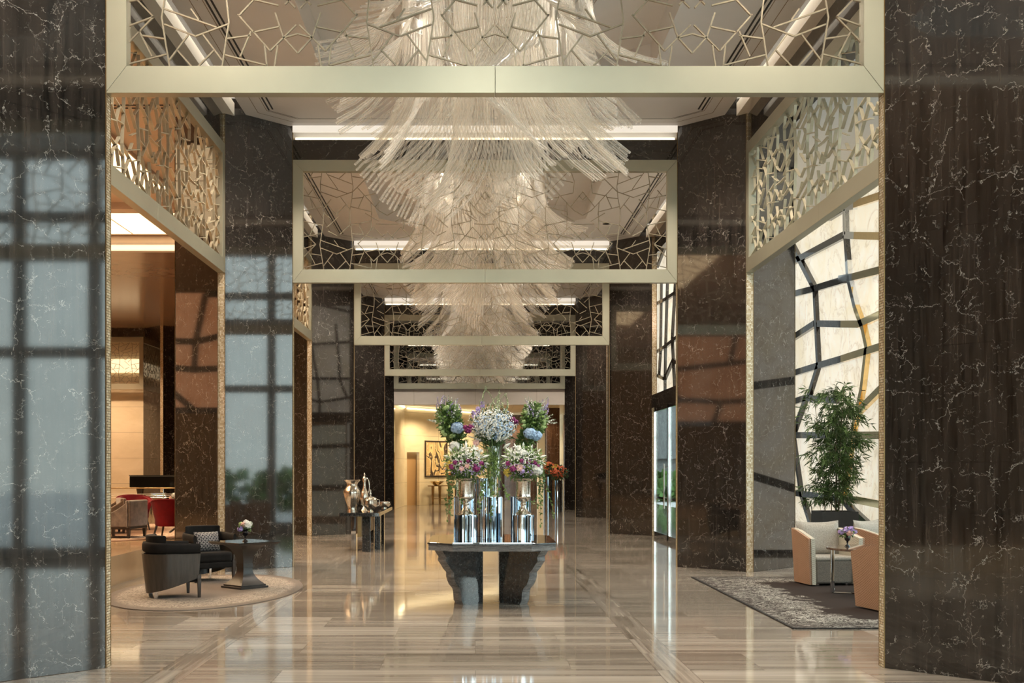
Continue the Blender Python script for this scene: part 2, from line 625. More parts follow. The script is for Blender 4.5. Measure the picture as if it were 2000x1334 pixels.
def panels(name, a, b, w_, h_, rough=0.4, axis=0):
    t = NT(name)
    s = t.n('SeparateXYZ')
    t.l(t.n('NewGeometry').outputs['Position'], s.inputs[0])
    fx = t.math('FRACT', t.math('DIVIDE', s.outputs[axis], w_))
    fz = t.math('FRACT', t.math('DIVIDE', s.outputs[2], h_))
    j = t.math('MAXIMUM', t.math('LESS_THAN', fx, 0.012 / w_), t.math('LESS_THAN', fz, 0.012 / h_))
    nz = t.noise(t.pos((1, 1, 2.5)), 0.9, 5, 0.6, 0.4)
    t.set(base=t.mix(t.math('MULTIPLY', j, 0.7), t.ramp(nz.outputs[0], [(0.3, a), (0.7, b)]), (0.22, 0.16, 0.1)), rough=rough)
    return t.m
M['cream_wall'] = panels('cream_stone_panels', (0.70, 0.60, 0.42), (0.82, 0.72, 0.54), 1.7, 1.05, 0.3)
M['header'] = panels('header_panels', (0.62, 0.56, 0.50), (0.68, 0.62, 0.56), 1.24, 9.0, 0.35)
M['wood_dark'] = plain('dark_stained_wood', (0.030, 0.020, 0.015), 0.3, var=0.3, scale=6)
def wood_shell():
    t = NT('dark_oak_veneer')
    nz = t.noise(t.pos((14, 14, 1.2), obj=True), 2, 5, 0.6)
    t.set(base=t.ramp(nz.outputs[0], [(0.3, (0.028, 0.022, 0.017)), (0.7, (0.060, 0.048, 0.038))]), rough=0.3, ior=1.5)
    return t.m
M['oak'] = wood_shell()
def velvet(name, col, sheen=0.6, rough=0.6, sc=8):
    t = NT(name)
    nz = t.noise(t.pos(obj=True), sc, 4, 0.6)
    a = tuple(c * 0.65 for c in col)
    b = tuple(min(1, c * 1.35) for c in col)
    t.set(base=t.ramp(nz.outputs[0], [(0.3, a), (0.7, b)]), rough=max(rough, 0.75), sheen=sheen, spec=0.15)
    fz = t.noise(t.pos(obj=True), 220, 2)
    t.bump(fz.outputs[0], 0.15, 0.002)
    return t.m
M['velvet_black'] = velvet('black_velvet', (0.009, 0.008, 0.0075), 0.03)
M['velvet_red'] = velvet('red_velvet', (0.12, 0.002, 0.005), 0.06, sc=4)
M['velvet_grey'] = velvet('grey_taupe_velvet', (0.165, 0.135, 0.115), 0.3, sc=10)
M['velvet_brown'] = velvet('brown_velvet', (0.12, 0.075, 0.045), 0.4, sc=10)
M['fabric_grey'] = velvet('light_grey_weave', (0.38, 0.335, 0.28), 0.15, 0.85, 90)
M['fabric_seat'] = velvet('grey_seat_weave', (0.165, 0.14, 0.115), 0.1, 0.85, 90)
def quilt(name, col, rough=0.45):
    t = NT(name)
    s = t.n('SeparateXYZ')
    t.l(t.n('TexCoord').outputs['Object'], s.inputs[0])
    at = t.n('Math', operation='ARCTAN2')
    t.l(s.outputs[0], at.inputs[0])
    t.l(s.outputs[1], at.inputs[1])
    # horizontal coordinate: around the shell
    u = t.math('MULTIPLY', at.outputs[0], 0.42)
    z = t.math('MULTIPLY', s.outputs[2], 1.45)
    k = 1 / 0.042
    a = t.math('ABSOLUTE', t.math('SUBTRACT', t.math('FRACT', t.math('MULTIPLY', t.math('ADD', u, z), k)), 0.5))
    b = t.math('ABSOLUTE', t.math('SUBTRACT', t.math('FRACT', t.math('MULTIPLY', t.math('SUBTRACT', u, z), k)), 0.5))
    m = t.math('MAXIMUM', a, b)
    h = t.math('SUBTRACT', 1.0, t.math('POWER', t.math('MULTIPLY', m, 2.0), 4.0))
    nz = t.noise(t.pos(obj=True), 6, 3)
    c0 = tuple(c * 0.9 for c in col)
    base = t.ramp(nz.outputs[0], [(0.3, c0), (0.7, col)])
    base = t.mix(t.math('MULTIPLY', t.math('GREATER_THAN', m, 0.475), 0.35), base, tuple(c * 0.4 for c in col))
    t.set(base=base, rough=rough)
    t.bump(h, 0.55, 0.01)
    return t.m
M['quilt_peach'] = quilt('peach_quilted_leather', (0.50, 0.285, 0.17))
M['quilt_cream'] = quilt('cream_quilted_leather', (0.62, 0.56, 0.44))
def damask():
    t = NT('patterned_cushion_cloth')
    s = t.n('SeparateXYZ')
    t.l(t.n('TexCoord').outputs['Object'], s.inputs[0])
    k = 1 / 0.055
    a = t.math('SINE', t.math('MULTIPLY', s.outputs[0], k * PI))
    b = t.math('SINE', t.math('MULTIPLY', s.outputs[2], k * PI))
    r = t.math('ABSOLUTE', t.math('MULTIPLY', a, b))
    g = t.math('LESS_THAN', t.math('ABSOLUTE', t.math('SUBTRACT', r, 0.42)), 0.16)
    t.set(base=t.mix(g, (0.02, 0.02, 0.025), (0.42, 0.40, 0.38)), rough=0.6, sheen=0.3)
    return t.m
M['damask'] = damask()
def rug_rect(hx, hy):
    t = NT('charcoal_damask_carpet')
    s = t.n('SeparateXYZ')
    t.l(t.n('TexCoord').outputs['Object'], s.inputs[0])
    dx = t.math('SUBTRACT', hx, t.math('ABSOLUTE', s.outputs[0]))
    dy = t.math('SUBTRACT', hy, t.math('ABSOLUTE', s.outputs[1]))
    d = t.math('MINIMUM', dx, dy)
    big = t.noise(t.pos((1, 1, 1), obj=True), 1.5, 3, 0.6, 1.5)
    dd = t.math('ADD', d, t.math('MULTIPLY', t.math('SUBTRACT', big.outputs[0], 0.5), 1.1))
    zone = t.ramp(dd, [(0.06, 0.25), (0.16, 0.75), (0.36, 0.35), (0.44, 1.0), (0.80, 1.0), (0.90, 0.0)])
    p = t.noise(t.pos((1, 1, 1), obj=True), 7, 5, 0.6, 3.0)
    sc = t.math('ABSOLUTE', t.math('SUBTRACT', p.outputs[0], 0.5))
    sw = t.ramp(sc, [(0.03, 1.0), (0.05, 0.0)])
    f = t.math('MULTIPLY', zone, sw)
    edge = t.math('LESS_THAN', d, 0.03)
    pile = t.noise(t.pos(obj=True), 160, 2)
    base = t.mix(f, (0.040, 0.031, 0.027), (0.44, 0.42, 0.37))
    base = t.mix(t.math('MULTIPLY', edge, 0.8), base, (0.03, 0.03, 0.03))
    t.set(base=base, rough=0.95, spec=0.1)
    t.bump(t.math('ADD', pile.outputs[0], f), 0.5, 0.006)
    return t.m
def rug_oval(hx, hy, c_in, c_pat):
    t = NT('speckled_oval_carpet')
    s = t.n('SeparateXYZ')
    t.l(t.n('TexCoord').outputs['Object'], s.inputs[0])
    rr = t.math('SQRT', t.math('ADD', t.math('POWER', t.math('DIVIDE', s.outputs[0], hx), 2.0), t.math('POWER', t.math('DIVIDE', s.outputs[1], hy), 2.0)))
    zone = t.ramp(rr, [(0.42, 0.0), (0.62, 0.75), (0.86, 0.9), (0.93, 0.1), (1.0, 0.0)])
    p = t.noise(t.pos((1, 1, 1), obj=True), 16, 4, 0.6, 1.5)
    sw = t.ramp(t.math('ABSOLUTE', t.math('SUBTRACT', p.outputs[0], 0.5)), [(0.03, 1.0), (0.09, 0.0)])
    f = t.math('MULTIPLY', zone, sw)
    pile = t.noise(t.pos(obj=True), 160, 2)
    t.set(base=t.mix(f, c_in, c_pat), rough=0.95, spec=0.1)
    t.bump(t.math('ADD', pile.outputs[0], f), 0.5, 0.006)
    return t.m
M['leaf'] = plain('green_leaf', (0.105, 0.185, 0.045), 0.4, var=0.5, scale=9)
M['leaf_light'] = plain('pale_green_leaf', (0.22, 0.33, 0.10), 0.45, var=0.4, scale=9)
M['leaf_dark'] = plain('dark_green_leaf', (0.05, 0.10, 0.038), 0.4, var=0.5, scale=9)
M['bamboo_leaf'] = plain('bamboo_leaf', (0.12, 0.21, 0.07), 0.35, var=0.6, scale=5)
M['stem'] = plain('green_stem', (0.12, 0.19, 0.07), 0.5, var=0.3)
M['cane'] = plain('bamboo_cane', (0.20, 0.17, 0.11), 0.5, var=0.3)
M['petal_white'] = plain('white_petals', (0.86, 0.86, 0.80), 0.5, var=0.1, scale=20)
M['petal_blue'] = plain('pale_blue_petals', (0.42, 0.58, 0.80), 0.5, var=0.2, scale=20)
M['petal_lilac'] = plain('lilac_petals', (0.50, 0.38, 0.72), 0.5, var=0.25, scale=20)
M['petal_plum'] = plain('plum_petals', (0.28, 0.03, 0.16), 0.5, var=0.4, scale=20)
M['petal_pink'] = plain('pale_pink_petals', (0.86, 0.56, 0.50), 0.5, var=0.15, scale=20)
M['petal_green'] = plain('lime_blossoms', (0.42, 0.56, 0.24), 0.5, var=0.2, scale=20)
M['petal_orange'] = plain('coral_petals', (0.75, 0.17, 0.07), 0.5, var=0.35, scale=20)
M['petal_yellow'] = plain('yellow_petals', (0.62, 0.45, 0.06), 0.5, var=0.3, scale=20)
M['black_glass'] = plain('black_glass', (0.006, 0.006, 0.009), 0.04, 0, var=0.1, ior=1.6)
M['piano'] = plain('black_piano_lacquer', (0.004, 0.004, 0.004), 0.04, var=0.1, ior=1.6)
M['planter'] = plain('charcoal_planter', (0.035, 0.038, 0.04), 0.45, var=0.1)
M['tabletop_black'] = plain('black_gloss_top', (0.010, 0.009, 0.008), 0.06, var=0.1, ior=1.6)
M['espresso'] = plain('satin_espresso_lacquer', (0.016, 0.013, 0.011), 0.36, var=0.2, ior=1.5)
M['brown_glass'] = marble('brown_marble_table_top', (0.06, 0.035, 0.025), (0.22, 0.14, 0.10), joint=False, rough=0.04)
M['bronze'] = plain('bronze', (0.22, 0.14, 0.06), 0.3, 0.8, var=0.1)
M['clay'] = plain('pale_clay', (0.50, 0.38, 0.27), 0.6, var=0.1)
M['soil'] = plain('dark_soil', (0.02, 0.015, 0.01), 0.9, var=0.4, scale=60)
M['platform'] = plain('polished_tan_stone', (0.50, 0.34, 0.20), 0.07, var=0.12, scale=1.5, ior=1.6)
M['paving'] = plain('outside_paving', (0.62, 0.62, 0.60), 0.7, var=0.1, scale=2)
M['hedge'] = plain('hedge_leaves', (0.10, 0.22, 0.05), 0.6, var=0.6, scale=3)
def art_mat():
    t = NT('gold_swirl_painting')
    n1 = t.noise(t.pos((1.1, 0.01, 0.75), obj=True), 1.1, 1, 0.4, 1.6)
    a = t.math('ABSOLUTE', t.math('SUBTRACT', n1.outputs[0], 0.5))
    n2 = t.noise(t.pos((1.3, 0.01, 0.6), obj=True, rot=(0, 0.5, 0)), 1.5, 1, 0.4, 2.2)
    b = t.math('ABSOLUTE', t.math('SUBTRACT', n2.outputs[0], 0.52))
    base = t.ramp(a, [(0.0, (0.035, 0.02, 0.012)), (0.035, (0.045, 0.025, 0.014)), (0.045, (0.80, 0.58, 0.28)), (0.12, (0.52, 0.36, 0.17))])
    base = t.mix(t.ramp(b, [(0.0, 1.0), (0.014, 0.0)]), base, (0.90, 0.78, 0.52))
    t.set(base=base, rough=0.5)
    return t.m
M['art'] = art_mat()

# ------------------------------------------------------------------ setting: floors, walls
def sbox(name, a, b, mat, bevel=0, label=None):
    m = MB().box(V(*a), V(*b))
    o = m.build(name, mat, bevel=bevel)
    return struct(o)

sbox('floor', (-3.075, -5.0, -1.06), (5.05, 38.0, -1.0), M['floor'])
sbox('floor_lounge', (-14, -1.0, -1.06), (-3.075, 27.2, -0.75), M['platform'])
sbox('ground_outside', (5.05, -12, -1.10), (40, 60, -1.03), M['paving'])
sbox('ground_entrance', (-14, -30, -1.10), (5.05, -5.0, -1.03), M['paving'])
# lid above everything
sbox('ceiling_slab', (-14, -5.0, 3.75), (5.2, 27.4, 3.85), M['ceiling'])
sbox('ceiling_side', (XC + 3.15, -5.0, 3.50), (5.2, 18.3, 3.75), M['ceiling'])
# far walls
sbox('wall_lounge_left', (-14.1, -1.0, -1.0), (-14, 27.2, 3.75), M['cream_wall'])
sbox('wall_lounge_near', (-14, -1.1, -1.0), (-2.6, -1.0, 3.75), M['cream_wall'])
sbox('wall_entrance_left', (-6, -4.1, -1.0), (-5, -1.0, 3.75), M['cream_wall'])
sbox('wall_lounge_end', (-14, 27.2, -1.0), (-7.6, 27.3, 3.75), M['cream_wall'])
sbox('wall_lounge_dark', (-7.6, 27.2, -1.0), (-3.0, 27.3, 3.75), M['marble'])
sbox('added_glow_strip', (-13, 27.12, 2.30), (-7.8, 27.19, 2.62), emit('added_lounge_end_glow', (1.0, 0.74, 0.42), 1.3))  # added glowing strip, stands in for the lit ceiling seen past the lattice
sbox('wall_lounge_lintel', (-14, 26.75, 3.117), (-7.5, 26.95, 3.75), M['marble_flat'])
sbox('wall_right_far', (5.0, 18.2, -1.0), (5.1, 19.4, 3.75), M['cream_wall'])

# marble beams over the side screens and portals
for n in range(0, 5):
    zn = ZR[n]
    zb = ZR[n + 1] if n < 4 else ZEND
    for s in (-1, 1):
        if n == 0 and s < 0:
            continue
        o = sbox('trim_1', (XC + s * 2.53, zn + 0.63, 3.117), (XC + s * 2.60, zb - (0.558 if n < 4 else 0), 3.75), M['marble_flat'])
for n in range(1, 5):
    sbox('trim_2', (XC - 1.95, ZR[n], 3.117), (XC + 1.95, ZR[n] + 0.07, 3.32), M['marble_flat'])
    sbox('trim_10', (XC - 1.94, ZR[n] - 0.045, 3.385), (XC + 1.94, ZR[n] - 0.03, 3.449), M['fascia_painted_lit'])  # plain fascia, its lit look comes from the material's own glow
    sbox('trim_3', (XC - 1.92, ZR[n] + 0.005, 3.320), (XC + 1.92, ZR[n] + 0.03, 3.343), M['cove'])
    sbox('trim_4', (XC - 1.95, ZR[n] + 0.05, 3.35), (XC + 1.95, ZR[n] + 0.07, 3.75), M['ceiling'])

# bay ceilings with a raised recess for the chandelier
def octa(cx, hx, z0, z1, ch):
    return [(cx - hx + ch, z0), (cx + hx - ch, z0), (cx + hx, z0 + ch), (cx + hx, z1 - ch), (cx + hx - ch, z1), (cx - hx + ch, z1), (cx - hx, z1 - ch), (cx - hx, z0 + ch)]

def ring(mb, a, b, ya, yb):
    va = [V(p[0], p[1], ya) for p in a]
    vb = [V(p[0], p[1], yb) for p in b]
    n = len(a)
    mb.add(va + vb, [(i, (i + 1) % n, n + (i + 1) % n, n + i) for i in range(n)])

for n in range(0, 5):
    z0 = ZR[n] + 0.10
    z1 = (ZR[n + 1] if n < 4 else ZEND) - 0.03
    zm = (z0 + z1) / 2 - 0.03
    outer = octa(XC, 2.34, z0, z1, 0.34)
    hz = 1.575 if n < 4 else 0.9
    inner = octa(XC, 1.43, zm - hz, zm + hz, 0.28)
    mb = MB()
    ring(mb, outer, inner, 3.45, 3.45)
    ring(mb, inner, inner, 3.45, 3.70)
    mb.add([V(p[0], p[1], 3.70) for p in inner], [tuple(range(8))])
    ring(mb, outer, outer, 3.45, 3.51)
    o2 = octa(XC, 2.30, z0 + 0.04, z1 - 0.04, 0.33)
    ring(mb, outer, o2, 3.51, 3.51)
    ring(mb, o2, inner, 3.51, 3.72)
    c = mb.build('ceiling', M['ceiling'])
    struct(c)
    # raised border line and the two black air slots
    sl = MB()
    for d0, d1 in ((0.245, 0.262), (0.285, 0.302)):
        a = octa(XC, 2.34 - d0, z0 + d0, z1 - d0, 0.34 - d0 * 0.35)
        b = octa(XC, 2.34 - d1, z0 + d1, z1 - d1, 0.34 - d1 * 0.35)
        va = [V(p[0], p[1], 3.4485) for p in a]
        vb = [V(p[0], p[1], 3.4485) for p in b]
        for i in (2, 6):
            j = (i + 1) % 8
            k = len(sl.v)
            sl.add([va[i], va[j], vb[j], vb[i]], [(0, 1, 2, 3)])
        if d0 < 0.27:
            for i in (0, 1, 3, 4, 5, 7):
                j = (i + 1) % 8
                ai, aj = va[i], va[j]
                bi = va[i].lerp(vb[i], 0.35)
                bj = va[j].lerp(vb[j], 0.35)
                sl.add([ai, aj, bj, bi], [(0, 1, 2, 3)])
    struct(sl.build('ceiling_air_slot', M['black']))
    gr = MB()
    for d in (0.13, 0.225):
        a = octa(XC, 2.34 - d, z0 + d, z1 - d, 0.34 - d * 0.35)
        b = octa(XC, 2.34 - d - 0.006, z0 + d + 0.006, z1 - d - 0.006, 0.34 - d * 0.35)
        ring(gr, a, b, 3.4487, 3.4487)
    struct(gr.build('ceiling_seam', M['bronze']))
    # long cream fascias with a glowing gap
    for s in (-1, 1):
        sbox('trim_5', (XC + s * 2.43, z0 + 0.55, 3.41), (XC + s * 2.53, z1 - 0.46, 3.53), M['plaster_white'])
        sbox('trim_6', (XC + s * 2.37, z0 + 0.5, 3.60), (XC + s * 2.42, z1 - 0.42, 3.62), M['cove_soft'])

# downlights
def downlight(x, z, label, y=3.45):
    t = thing('downlight', label, 'light', V(x, z, y))
    MB().lathe([(0.085, -0.012), (0.085, 0.0), (0.06, 0.0), (0.06, -0.012), (0.085, -0.012)], 20).build('trim_ring', M['plaster_white'], t, smooth=40)
    MB().lathe([(0.0, -0.004), (0.058, -0.004), (0.058, 0.0)], 16).build('lamp', M['lamp'], t)
for n, nm in ((1, 'first'), (2, 'second'), (3, 'third')):
    for fx, sd in ((-1.75, 'left'), (1.75, 'right')):
        for fz, fn in ((0.22, 'near'), (0.78, 'far')):
            if n == 1 and fz < 0.5:
                continue
            downlight(XC + fx, ZR[n] + PITCH * fz, 'small recessed downlight, %s side and %s end of the %s ceiling bay' % (sd, fn, nm))

# ------------------------------------------------------------------ pillars
def pillar(zn, s, label, engaged=False):
    x0, x1, x2, x3 = [XC + s * k for k in (1.948, 2.506, 2.576, 3.134)]
    za, zb, zc, zd = zn - 0.558, zn, zn + 0.07, zn + 0.628
    pts = [(x0, zb), (x1, za), (x2, za), (x3, zb), (x3, zc), (x2, zd), (x1, zd), (x0, zc)]
    if engaged:   # this pillar is built into the glazed entrance front, so its outer half is missing
        pts = [(x0, zb), (x1, za), (x2, za), (x2, zd), (x1, zd), (x0, zc)]
    base = V((x1 + x2) / 2, zn + 0.035, -1)
    t = thing('marble_pillar', label, 'pillar', base, 0, 'octagonal dark marble pillars')
    loc = lambda p: (p[0] * H - base.x, p[1] * H - base.y)
    poly = [loc(p) for p in pts]
    if s < 0:
        poly = poly[::-1]
    MB().prism(poly, 0, 4.75 * H).build('marble_cladding', M['marble'], t, bevel=0.004)
    # mosaic strips on the four narrow sides, 6 mm proud, with a thin metal bead each side
    def strip(p, q, nx, ny):
        a, b = loc(p), loc(q)
        m = MB()
        e = 0.006
        m.prism([(a[0], a[1]), (b[0], b[1]), (b[0] + nx * e, b[1] + ny * e), (a[0] + nx * e, a[1] + ny * e)], 0.0, 4.74 * H)
        o = m.build('mosaic_strip', M['mosaic'], t)
        bd = MB()
        for c in (a, b):
            bd.cbox((c[0] + nx * 0.005, c[1] + ny * 0.005, 2.37 * H), (0.008, 0.008, 4.74 * H))
        bd.build('metal_bead', M['bronze'], o)
    strip((x1, za), (x2, za), 0, -1)
    strip((x0, zb), (x0, zc), -s, 0)
    if not engaged:
        strip((x3, zb), (x3, zc), s, 0)
    strip((x1, zd), (x2, zd), 0, 1)
    return t
NM = {1: 'nearest', 2: 'second', 3: 'third', 4: 'fourth'}
for n in (1, 2, 3, 4):
    pillar(ZR[n], -1, '%s dark marble pillar of the left row, beside the lounge' % NM[n])
    pillar(ZR[n], 1, '%s dark marble pillar of the right row, on the window side' % NM[n], n == 3)
pillar(ZR[0], 1, 'dark marble pillar behind the viewer at the window side')
# pillar at the far end of the lounge
def lounge_pillar():
    base = V(-7.3, 26.84, -0.75)
    t = thing('marble_pillar', 'black marble pillar at the far lounge wall, behind the grand piano', 'pillar', base)
    P = [(-7.894, 26.8), (-7.336, 26.24), (-7.266, 26.24), (-6.708, 26.8), (-6.708, 26.9), (-7.2, 27.19), (-7.4, 27.19), (-7.894, 26.9)]
    poly = [(p[0] * H - base.x, p[1] * H - base.y) for p in P]
    MB().prism(poly, 0, 4.5 * H).build('marble_cladding', M['marble'], t)
    a, b = poly[1], poly[2]
    MB().prism([a, b, (b[0], b[1] - 0.006), (a[0], a[1] - 0.006)][::-1], 0, 4.4 * H).build('mosaic_strip', M['mosaic'], t)
lounge_pillar()

# ------------------------------------------------------------------ lattice screens
K = 1 / 1229.7
E_ = [[(125, 130), (265, 110)], [(50, 90), (190, 250)], [(160, 60), (125, 130)], [(50, 345), (270, 390)], [(100, 350), (160, 280)], [(50, 540), (270, 490)],
      [(50, 665), (290, 720)], [(190, 700), (125, 840)], [(50, 800), (200, 955), (50, 1110)], [(50, 860), (265, 820)], [(50, 1010), (200, 955)],
      [(130, 1070), (265, 1090)], [(110, 1040), (190, 1200)], [(50, 1245), (285, 1185)], [(130, 370), (160, 500)]]
AB_ = [[(275, 65), (255, 205), (265, 385), (295, 560), (290, 710), (250, 960), (270, 1090), (300, 1270)],
       [(640, 65), (665, 240), (650, 385), (625, 520), (625, 650), (655, 890), (665, 990), (650, 1080), (622, 1270)],
       [(355, 90), (655, 205)], [(260, 205), (590, 320)], [(260, 300), (460, 372), (660, 300)], [(510, 370), (625, 520)], [(575, 460), (460, 580), (340, 460)],
       [(335, 745), (490, 605)], [(390, 390), (300, 510)], [(330, 65), (475, 270)], [(570, 60), (490, 135)], [(355, 790), (470, 850)], [(500, 830), (630, 710)],
       [(265, 905), (590, 1020)], [(265, 1000), (460, 1075), (660, 1000)], [(505, 1065), (625, 1225)], [(575, 1160), (465, 1272)], [(415, 1065), (295, 1225)],
       [(345, 1160), (445, 1272)], [(430, 905), (480, 975)], [(300, 560), (390, 640)]]
C_ = [[(655, 110), (785, 130)], [(660, 300), (900, 60)], [(720, 250), (940, 490), (1090, 300)], [(655, 385), (795, 370)], [(800, 345), (730, 500)], [(635, 485), (895, 550)],
      [(820, 150), (970, 185)], [(885, 430), (900, 590)], [(815, 350), (970, 315), (985, 170), (950, 65)], [(1040, 350), (1090, 400)], [(815, 565), (990, 670)], [(625, 720), (895, 660)],
      [(730, 700), (800, 840)], [(895, 550), (890, 770)], [(945, 700), (1090, 708)], [(985, 535), (1090, 595)], [(725, 950), (920, 740), (1075, 900)], [(655, 820), (795, 835)],
      [(800, 845), (970, 885)], [(720, 940), (920, 1165), (1080, 1005)], [(650, 1090), (800, 1070)], [(800, 1045), (735, 1200)], [(640, 1190), (900, 1255)], [(885, 1130), (900, 1270)],
      [(965, 1130), (945, 1270)], [(815, 1050), (980, 1015)], [(950, 930), (1000, 1080), (1090, 1180)], [(1000, 1085), (1090, 1060)], [(1010, 880), (1090, 800)], [(940, 490), (985, 535)]]

def lattice_segments(width, height):
    """polylines of one screen, x 0..width, z 0..height"""
    half = []
    x = 0
    def put(cell, x0, w0, off, mirror=False, wnew=None):
        wnew = wnew or w0
        for pl in cell:
            q = []
            for (px, py) in pl:
                u = (px - x0) / w0
                if mirror:
                    u = 1 - u
                q.append((off + u * wnew, py))
            half.append(q)
    put(E_, 45, 220, 0)
    put(AB_, 265, 390, 220)
    put(C_, 655, 435, 610)
    put(C_, 655, 435, 1045, True)
    put(AB_, 265, 390, 1480, True)
    put(C_, 655, 435, 1870, False, 392)
    tot = 2262.0
    segs = []
    for q in half:
        for mir in (0, 1):
            pts = []
            for (px, py) in q:
                u = px / tot * width / 2
                if mir:
                    u = width - u
                pts.append((min(max(u, 0), width), (1272 - py) / 1217.0 * height))
            for a, b in zip(pts, pts[1:]):
                segs.append((a, b))
    return segs

def bar(mb, a, b, w_, d_, y=0):
    ax, az = a
    bx, bz = b
    L = math.hypot(bx - ax, bz - az)
    if L < 1e-3:
        return
    nx, nz = -(bz - az) / L * w_ / 2, (bx - ax) / L * w_ / 2
    vs = []
    for yy in (y - d_ / 2, y + d_ / 2):
        vs += [(ax - nx, yy, az - nz), (bx - nx, yy, bz - nz), (bx + nx, yy, bz + nz), (ax + nx, yy, az + nz)]
    mb.add(vs, [(0, 1, 2, 3), (7, 6, 5, 4), (0, 4, 5, 1), (1, 5, 6, 2), (2, 6, 7, 3), (3, 7, 4, 0)])

def screen(label, loc, rz, width, slats=False, group=None, th=0.07):
    """loc: lower left front corner in metres; local x along, z up, y depth"""
    t = thing('lattice_screen', label, 'screen', loc, rz, group)
    Wm, Hm = width * H, 1.242 * H
    sd, bt, tp = 0.105 * H, 0.135 * H, 0.115 * H
    T = th * H
    def rail(name, poly):
        vs = [(p[0], 0, p[1]) for p in poly] + [(p[0], T, p[1]) for p in poly]
        MB().add(vs, [(0, 1, 2, 3), (7, 6, 5, 4), (0, 4, 5, 1), (1, 5, 6, 2), (2, 6, 7, 3), (3, 7, 4, 0)]).build(name, M['champagne'], t, bevel=0.002, seg=1)
    m = Wm * 0.5
    e = 0.0015
    rail('bottom_rail', [(e, 0), (m - e, 0), (m - e, bt), (sd + e, bt)])
    rail('bottom_rail', [(m + e, 0), (Wm - e, 0), (Wm - sd - e, bt), (m + e, bt)])
    rail('top_rail', [(sd + e, Hm - tp), (Wm - sd - e, Hm - tp), (Wm - e, Hm), (e, Hm)])
    rail('side_rail', [(0, e), (sd, bt + e), (sd, Hm - tp - e), (0, Hm - e)])
    rail('side_rail', [(Wm - sd, bt + e), (Wm, e), (Wm, Hm - e), (Wm - sd, Hm - tp - e)])
    mb = MB()
    iw, ih = Wm - 2 * sd, Hm - bt - tp
    for a, b in lattice_segments(iw, ih):
        A = (a[0] + sd, a[1] + bt)
        B = (b[0] + sd, b[1] + bt)
        bar(mb, A, B, 0.012, 0.018 if not slats else 0.04, T * 0.5)
    mb.build('lattice', M['slats'] if slats else M['lattice'], t)
    return t
for n in (1, 2, 3, 4):
    screen('%s champagne framed lattice screen spanning the hall between the marble pillars' % NM[n], V(XC - 1.948, ZR[n], 1.875), 0, 3.896)
screen('smallest champagne lattice screen above the cream header at the hall end', V(-1.93, ZEND - 0.08, 1.875), 0, 4.06)
SL = PITCH - 0.628 - 0.558
# side screens run along the hall
screen('lattice screen of deep bronze slats above the left lounge opening, nearest bay', V(XC - 2.506, ZR[1] + 0.628, 1.875), PI / 2, SL, True)
screen('deep slatted lattice screen above the left opening of the second bay', V(XC - 2.506, ZR[2] + 0.628, 1.875), PI / 2, SL, True)
screen('deep slatted lattice screen above the left opening of the third bay', V(XC - 2.506, ZR[3] + 0.628, 1.875), PI / 2, SL, True)
screen('lattice screen of deep pale slats before the onyx wall, above the armchairs', V(XC + 2.576, ZR[1] + 0.628, 1.875), PI / 2, SL, True)
screen('lattice screen above the window side opening next to the viewer', V(XC + 2.576, ZR[0] + 0.628, 1.875), PI / 2, SL, True)
screen('copper toned lattice screen on the far lounge wall above cream panels', V(-7.9 - 3.9, 26.84, 1.875), 0, 3.9)

# ------------------------------------------------------------------ hall end, portal and back hall
struct(MB().box(V(-3.6, ZEND, -1), V(-1.93, ZEND + 0.35, 3.75)).build('wall_end_left', M['marble'], bevel=0.004))
struct(MB().box(V(2.13, ZEND, -1), V(3.8, ZEND + 0.35, 3.75)).build('wall_end_right', M['marble'], bevel=0.004))
struct(MB().box(V(-1.93, ZEND, 1.505), V(2.13, ZEND + 0.3, 1.875)).build('wall_end_header', M['header']))
struct(MB().box(V(-1.93, ZEND + 0.02, 1.875), V(2.13, ZEND + 0.05, 3.15)).build('wall_end_mirror', M['mirror']))
struct(MB().box(V(-1.93, ZEND, 3.117), V(2.13, ZEND + 0.3, 3.75)).build('wall_end_lintel', M['marble_flat']))
def wall_poly(name, a, b, y0, y1, th, mat):
    """vertical wall from a to b (x, z), thickness away to the left of a->b"""
    d = Vector((b[0] - a[0], b[1] - a[1]))
    d.normalize()
    nx, nz = -d.y * th, d.x * th
    poly = [a, b, (b[0] + nx, b[1] + nz), (a[0] + nx, a[1] + nz)]
    m = MB().prism([(p[0] * H, p[1] * H) for p in poly], H + y0 * H, H + y1 * H)
    return struct(m.build(name, mat))
wall_poly('wall_hall_left', (-1.95, ZEND + 0.3), (-1.86, 29.66), -1, 1.60, 0.1, M['cream_wall'])
# oblique wall with a narrow doorway
wall_poly('wall_hall_jamb', (-1.86, 29.66), (-1.80, 29.73), -1, 1.60, 0.1, M['cream_wall'])
def onl(u):
    return (-1.80 + 1.30 * u, 29.73 + 1.70 * u)
wall_poly('wall_hall_over_door', onl(0), onl(0.24), 0.42, 1.60, 0.1, M['cream_wall'])
wall_poly('wall_hall_art', onl(0.24), onl(1.9), -1, 1.60, 0.1, M['cream_wall'])
struct(MB().prism([(p[0] * H, p[1] * H) for p in ((onl(-0.05)[0] - 0.12, onl(-0.05)[1] + 0.09), (onl(0.30)[0] - 0.12, onl(0.30)[1] + 0.09), (-1.9, 30.9), (-2.2, 30.4))], 0, 1.42 * H).build('door_niche', M['bronze']))
nm = NT('niche_panel')
nm.set(base=(0.50, 0.31, 0.15), rough=0.35)
bpy.data.objects['door_niche'].data.materials[0] = nm.m
struct(MB().box(V(-2.6, ZEND + 0.3, 1.62), V(2.6, 37.8, 1.70)).build('ceiling_hall', M['cream_wall']))
sbox('trim_7', (-1.90, ZEND + 0.5, 1.575), (-1.84, 29.6, 1.60), M['hall_cove'])
cv = MB()
